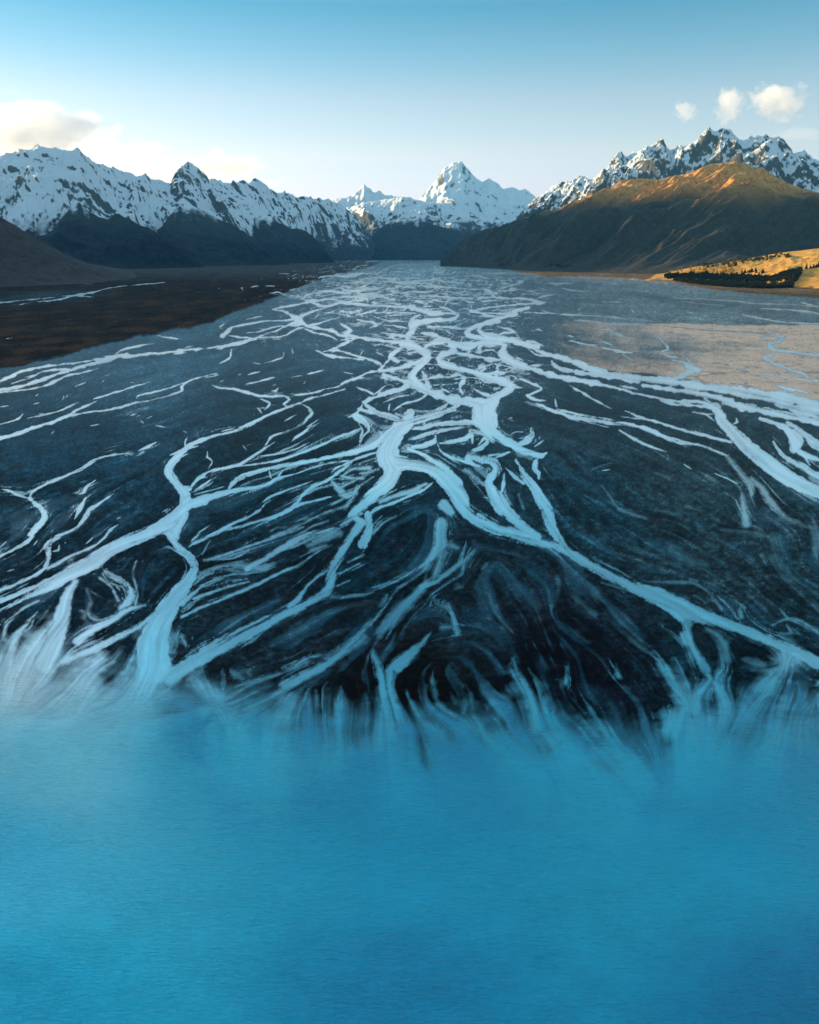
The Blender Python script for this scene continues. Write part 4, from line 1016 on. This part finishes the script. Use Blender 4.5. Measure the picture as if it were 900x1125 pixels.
def crown_arrays(h, r, seed, broad=False, n=240):
    """leaf-clump faces scattered through the crown's volume"""
    g = np.random.default_rng(seed)
    t = g.random(n) ** (0.8 if broad else 1.25)
    if broad:
        rad = r * np.sqrt(np.clip(1 - (2 * t - 1) ** 2, 0.05, 1)); z0 = 0.25 * h
    else:
        rad = r * (1.02 - t) * (0.8 + 0.3 * np.sin(t * 22)); z0 = 0.12 * h
    a = g.random(n) * 2 * np.pi
    q = rad * (0.35 + 0.65 * g.random(n) ** 0.4)
    # uneven outline: one side fuller than the other
    q *= 1 + 0.25 * np.sin(a + seed)
    cx, cy, cz = q * np.cos(a), q * np.sin(a), z0 + t * (h - z0)
    s = (0.16 if broad else 0.13) * r * (0.7 + 0.9 * g.random(n)) * (1.6 - 0.9 * t)
    vs = []
    for k in range(4):
        d = g.standard_normal((n, 3)); d /= np.linalg.norm(d, axis=1)[:, None]
        vs.append(np.stack([cx, cy, cz], -1) + d * (s * 1.9)[:, None] * np.array([1, 1, .75]))
    v = np.stack(vs, 1).reshape(-1, 3)
    f = np.arange(n * 4).reshape(n, 4)
    return v, np.concatenate([f[:, [0, 1, 2]], f[:, [0, 2, 3]], f[:, [0, 1, 3]], f[:, [1, 2, 3]]])


def trunk_arrays(h, r):
    k = 7; lv = [(0, r), (h * .35, r * .7), (h * .9, r * .15)]
    v = [(q * math.cos(2 * math.pi * i / k), q * math.sin(2 * math.pi * i / k), z) for z, q in lv for i in range(k)]
    f = [(l * k + i, l * k + (i + 1) % k, (l + 1) * k + (i + 1) % k, (l + 1) * k + i) for l in range(2) for i in range(k)]
    return np.array(v), np.array(f)


def make_tree(kind, mat, label, group, h, r, broad, seed):
    root = link(bpy.data.objects.new(kind, None))
    tag(root, label, 'tree', group)
    v, f = crown_arrays(h, r, seed, broad)
    np_mesh('crown', v, f, mat, smooth=False, parent=root)
    v, f = trunk_arrays(h, r * 0.09)
    np_mesh('trunk', v, f, M_BARK, smooth=True, parent=root)
    return root


def copy_tree(o, parent=None):
    c = o.copy(); COL.objects.link(c); c.parent = parent
    for ch in list(o.children): copy_tree(ch, c)
    return c


TERR = []
for nm in ('golden_hill', 'tussock_range', 'riverbed'):
    me = bpy.data.objects[nm].data
    a_ = np.empty(len(me.vertices) * 3, np.float32); me.vertices.foreach_get('co', a_); a_ = a_.reshape(-1, 3)
    if nm == 'riverbed': a_ = a_[(a_[:, 1] > 2500) & (a_[:, 0] > 200)][::3]
    TERR.append(a_)


def ground_z(x, y):
    z = 0.0
    for a_ in TERR[:2]:
        d = (a_[:, 0] - x) ** 2 + (a_[:, 1] - y) ** 2
        k = int(np.argmin(d))
        if d[k] < 60 ** 2: z = max(z, float(a_[k, 2]))
    return z


HILL = TERR[0][::4]


def hill_z(x, y):
    d = (HILL[:, 0] - x) ** 2 + (HILL[:, 1] - y) ** 2
    k = int(np.argmin(d))
    return float(HILL[k, 2]) if d[k] < 80 ** 2 else 0.0


def seen_point(u, v):
    """where the line of sight first meets the hill or the flat"""
    dx, dy, dz = [float(q) for q in ray(u, v)]
    a_ = TERR[0]
    for t in np.arange(3800, 6000, 60.0):
        x, y, z = dx * t, dy * t, CAM_H + dz * t
        if z <= 0 or z <= hill_z(x, y): break
    if z < 0: t = CAM_H / -dz
    return dx * t, dy * t


tr_ = random.Random(5)
KINDS = {
 'larch_tree': (M_LARCH, 'golden autumn larch in the sunlit row at the hill foot', 'golden larches at the foot of the sunlit hill', 17, 4.6, False,
     [(758 + 48 * tr_.random(), 295.5 + 6.5 * tr_.random()) for _ in range(44)] + [(735 + 25 * tr_.random(), 299 + 3 * tr_.random()) for _ in range(9)]),
 'scrub_tree': (M_OLIVE, 'olive green bushy tree on the upper left shoulder of the golden hill', 'olive scrub trees on the golden hill', 13, 6.5, True,
     [((lambda t: (772 + 96 * t, 291.5 - 12.5 * t + 4.5 * tr_.random()))(tr_.random())) for _ in range(70)]),
 'pine_tree': (M_PINE, 'dark pine in a clump on the lower golden slope', 'dark pines scattered on the golden slope', 16, 5.5, False,
     [(814 + 24 * tr_.random() ** .8, 299.5 + 3.5 * tr_.random()) for _ in range(16)] + [(884 + 18 * tr_.random(), 303 + 5 * tr_.random()) for _ in range(14)]
     + [(873 + 8 * tr_.random(), 300 + 5 * tr_.random()) for _ in range(6)] + [(800 + 10 * tr_.random(), 292 + 5 * tr_.random()) for _ in range(7)]),
}
for kind, (mat, lab, grp, h, r, broad, spots) in KINDS.items():
    protos = [make_tree(kind, mat, lab, grp, h, r, broad, 7 + i) for i in range(3)]
    for i, (u, v) in enumerate(spots):
        x, y = seen_point(u, v)
        o = protos[i] if i < 3 else copy_tree(protos[i % 3])
        s = 0.75 + 0.6 * tr_.random()
        o.location = (x, y, ground_z(x, y) - 0.5); o.rotation_euler = (0, 0, 6.28 * tr_.random()); o.scale = (s, s, s * (0.85 + .3 * tr_.random()))


def forest(name, poly, n, h, r, mat, seed):
    """a wood that reads as one mass: hundreds of small crowns in one object"""
    g = random.Random(seed)
    us = [p[0] for p in poly]; t0 = [p[1] for p in poly]; t1 = [p[2] for p in poly]
    V_, F_ = [], []; off = 0
    base = [crown_arrays(h, r, 40 + i, i % 3 == 0, 70) for i in range(5)]
    for i in range(n):
        u = g.uniform(us[0], us[-1]); a = np.interp(u, us, t0); b = np.interp(u, us, t1)
        v = a + (b - a) * g.random()
        x, y = seen_point(u, v) if name == 'lakeside_wood' else [float(q) for q in ground_xy(u, v)]
        v_, f_ = base[i % 5]; s = 0.7 + 0.7 * g.random(); an = 6.28 * g.random()
        R = np.array([[math.cos(an), -math.sin(an), 0], [math.sin(an), math.cos(an), 0], [0, 0, 1]])
        z_ = ground_z(x, y)
        if name == 'foothill_wood' and z_ > 45: continue
        V_.append(v_ @ R.T * s + np.array([x, y, ground_z(x, y) - 1])); F_.append(f_ + off); off += len(v_)
    if not V_: return
    tag(np_mesh(name, np.vstack(V_), np.vstack(F_), mat, smooth=False), kind='stuff')


forest('lakeside_wood', [(731, 304, 305.5), (745, 303.5, 310), (775, 303.5, 314), (810, 304, 317), (840, 307, 318), (868, 310, 317), (878, 312, 314)], 2600, 14, 7, M_PINE, 3)
forest('foothill_wood', [(575, 296.2, 297), (600, 296.2, 298), (640, 296.9, 299), (680, 297.6, 299.5), (720, 298, 300), (740, 298.5, 300.5)], 900, 13, 6, M_PINE, 4)
print('trees', time.time() - T0)
# ------------------------------------------------------------------ clouds
def cloud_mat(name, dens, scale, thr=0.45):
    m = NT(name)
    tc = m.n('TexCoord').outputs['Object']
    ln = m.n('VectorMath', operation='LENGTH'); m.l(tc, ln.inputs[0])
    n = m.noise(tc, scale, 6, 0.6)
    d = m.math('SUBTRACT', m.math('MULTIPLY_ADD', n, 2.6, -0.35), ln.outputs['Value'])
    f = m.ramp(d, 0.0, 0.35)
    v = m.n('VolumePrincipled')
    v.inputs['Color'].default_value = (0.96, 0.965, 1.0, 1)
    m.l(m.math('MULTIPLY', f, dens * 0.38), v.inputs['Density'])
    v.inputs['Anisotropy'].default_value = 0.2
    m.l(v.outputs[0], m.out.inputs['Volume'])
    return m.m


def cloud(u, v, D, w, h, label, seed, rot=0.0, dens=0.006, scale=1.6):
    dx, dy, dz = ray(u, v)
    k = D / float(np.hypot(dx, dy))
    me = bpy.data.meshes.new('cloud')
    bm = bmesh.new()
    bmesh.ops.create_icosphere(bm, subdivisions=4, radius=1.25)
    bm.to_mesh(me); bm.free()
    me.materials.append(cloud_mat('cloud_vapour', dens, scale))
    o = link(bpy.data.objects.new('cloud', me))
    o.location = (dx * k, dy * k, CAM_H + dz * k)
    s = D / 900.0
    o.scale = (w * s / 2, w * s / 2.5, h * s / 2)
    o.rotation_euler = (0, rot, 0.2 * seed)
    tag(o, label, 'cloud')
    return o


import bmesh
CD = 42000
cloud(25, 142, CD, 120, 56, 'big white cumulus bank rising behind the left snowy ridge, at the picture edge', 1, dens=.0016)
cloud(82, 145, CD, 76, 46, 'rounded white cloud with a peach middle right of the big cloud bank', 2, dens=.0010)
cloud(0, 160, CD, 120, 50, 'low bright cloud hugging the ridge at the far left edge', 3, dens=.0009)
cloud(135, 180, CD, 90, 34, 'thin bright cloud along the ridge left of the tooth-shaped peak', 4, dens=.0009)
cloud(157, 163, CD, 52, 16, 'small flat wisp floating above the ridge left of the tooth-shaped peak', 5, dens=.0006)
cloud(187, 190, CD, 44, 26, 'peach cloud snagged on the left shoulder of the tooth-shaped peak', 6, dens=.0008)
cloud(245, 184, CD, 96, 30, 'white cloud trailing right from behind the tooth-shaped peak', 7, dens=.0013)
cloud(295, 200, CD, 40, 14, 'faint small wisp at the right end of the ridge clouds', 8, dens=.0003)
cloud(754, 122, CD, 30, 15, 'smallest and leftmost of the detached cream clouds above the right range', 9, -0.5, dens=.0013)
cloud(803, 115, CD, 34, 30, 'slanted cream puff between two clouds above the rocky summit', 10, -0.7, dens=.0018)
cloud(858, 111, CD, 58, 32, 'largest detached cream cloud above the right range', 11, -0.15, dens=.0020)
cloud(883, 147, CD, 60, 12, 'faint pink streak of cloud behind the right rocky summit', 12, dens=.0003)

# ------------------------------------------------------------------ air
m = NT('mountain_air')
v = m.n('VolumePrincipled')
v.inputs['Color'].default_value = (0.16, 0.55, 0.92, 1)
v.inputs['Density'].default_value = HAZE
v.inputs['Anisotropy'].default_value = 0.0
m.l(v.outputs[0], m.out.inputs['Volume'])
bm = bmesh.new()
bmesh.ops.create_cube(bm, size=1)
me = bpy.data.meshes.new('haze'); bm.to_mesh(me); bm.free()
me.materials.append(m.m)
hz = link(bpy.data.objects.new('haze', me))
hz.scale = (68000, 34000, 3400); hz.location = (0, 9000, 1690)
tag(hz, kind='stuff')

# ------------------------------------------------------------------ sun and sky
sd = bpy.data.lights.new('sun', 'SUN')
sd.energy = SUN_E; sd.angle = math.radians(0.5); sd.color = (1.0, 0.70, 0.35)
so = link(bpy.data.objects.new('sun', sd))
el, azs = math.radians(SUN_EL), math.radians(SUN_AZ)     # azimuth from +Y towards +X
d = Vector((math.cos(el) * math.sin(azs), math.cos(el) * math.cos(azs), math.sin(el)))
so.rotation_euler = d.to_track_quat('Z', 'Y').to_euler()
w = bpy.data.worlds.new('World'); scene.world = w
w.use_nodes = True
nt = w.node_tree
bg = nt.nodes['Background']
sky = nt.nodes.new('ShaderNodeTexSky')
sky.sky_type = 'NISHITA'; sky.sun_disc = False
sky.sun_elevation = el; sky.sun_rotation = azs
sky.altitude = 700; sky.air_density = AIR; sky.dust_density = DUST; sky.ozone_density = OZONE
mx = nt.nodes.new('ShaderNodeMix'); mx.data_type = 'RGBA'; mx.blend_type = 'MULTIPLY'
mx.inputs[0].default_value = 1.0
nt.links.new(sky.outputs[0], mx.inputs[6])
# teal grade low in the sky; unseen sky above brightened for fill light
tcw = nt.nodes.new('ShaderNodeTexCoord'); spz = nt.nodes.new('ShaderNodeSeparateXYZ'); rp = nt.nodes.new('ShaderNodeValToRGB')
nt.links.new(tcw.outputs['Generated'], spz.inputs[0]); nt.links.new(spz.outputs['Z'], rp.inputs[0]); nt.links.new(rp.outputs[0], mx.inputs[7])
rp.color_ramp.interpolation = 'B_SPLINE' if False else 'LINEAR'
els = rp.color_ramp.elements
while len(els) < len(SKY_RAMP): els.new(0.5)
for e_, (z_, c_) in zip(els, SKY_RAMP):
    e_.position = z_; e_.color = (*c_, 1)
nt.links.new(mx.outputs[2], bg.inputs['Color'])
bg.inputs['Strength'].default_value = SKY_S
vs = scene.view_settings
vs.view_transform = 'Standard'; vs.look = 'None'; vs.exposure = EXPO; vs.gamma = 1.0
vs.use_curve_mapping = False
scene.render.engine = 'CYCLES'
scene.cycles.max_bounces = 8
scene.cycles.volume_bounces = 5
scene.cycles.transparent_max_bounces = 16
print('done', time.time() - T0)
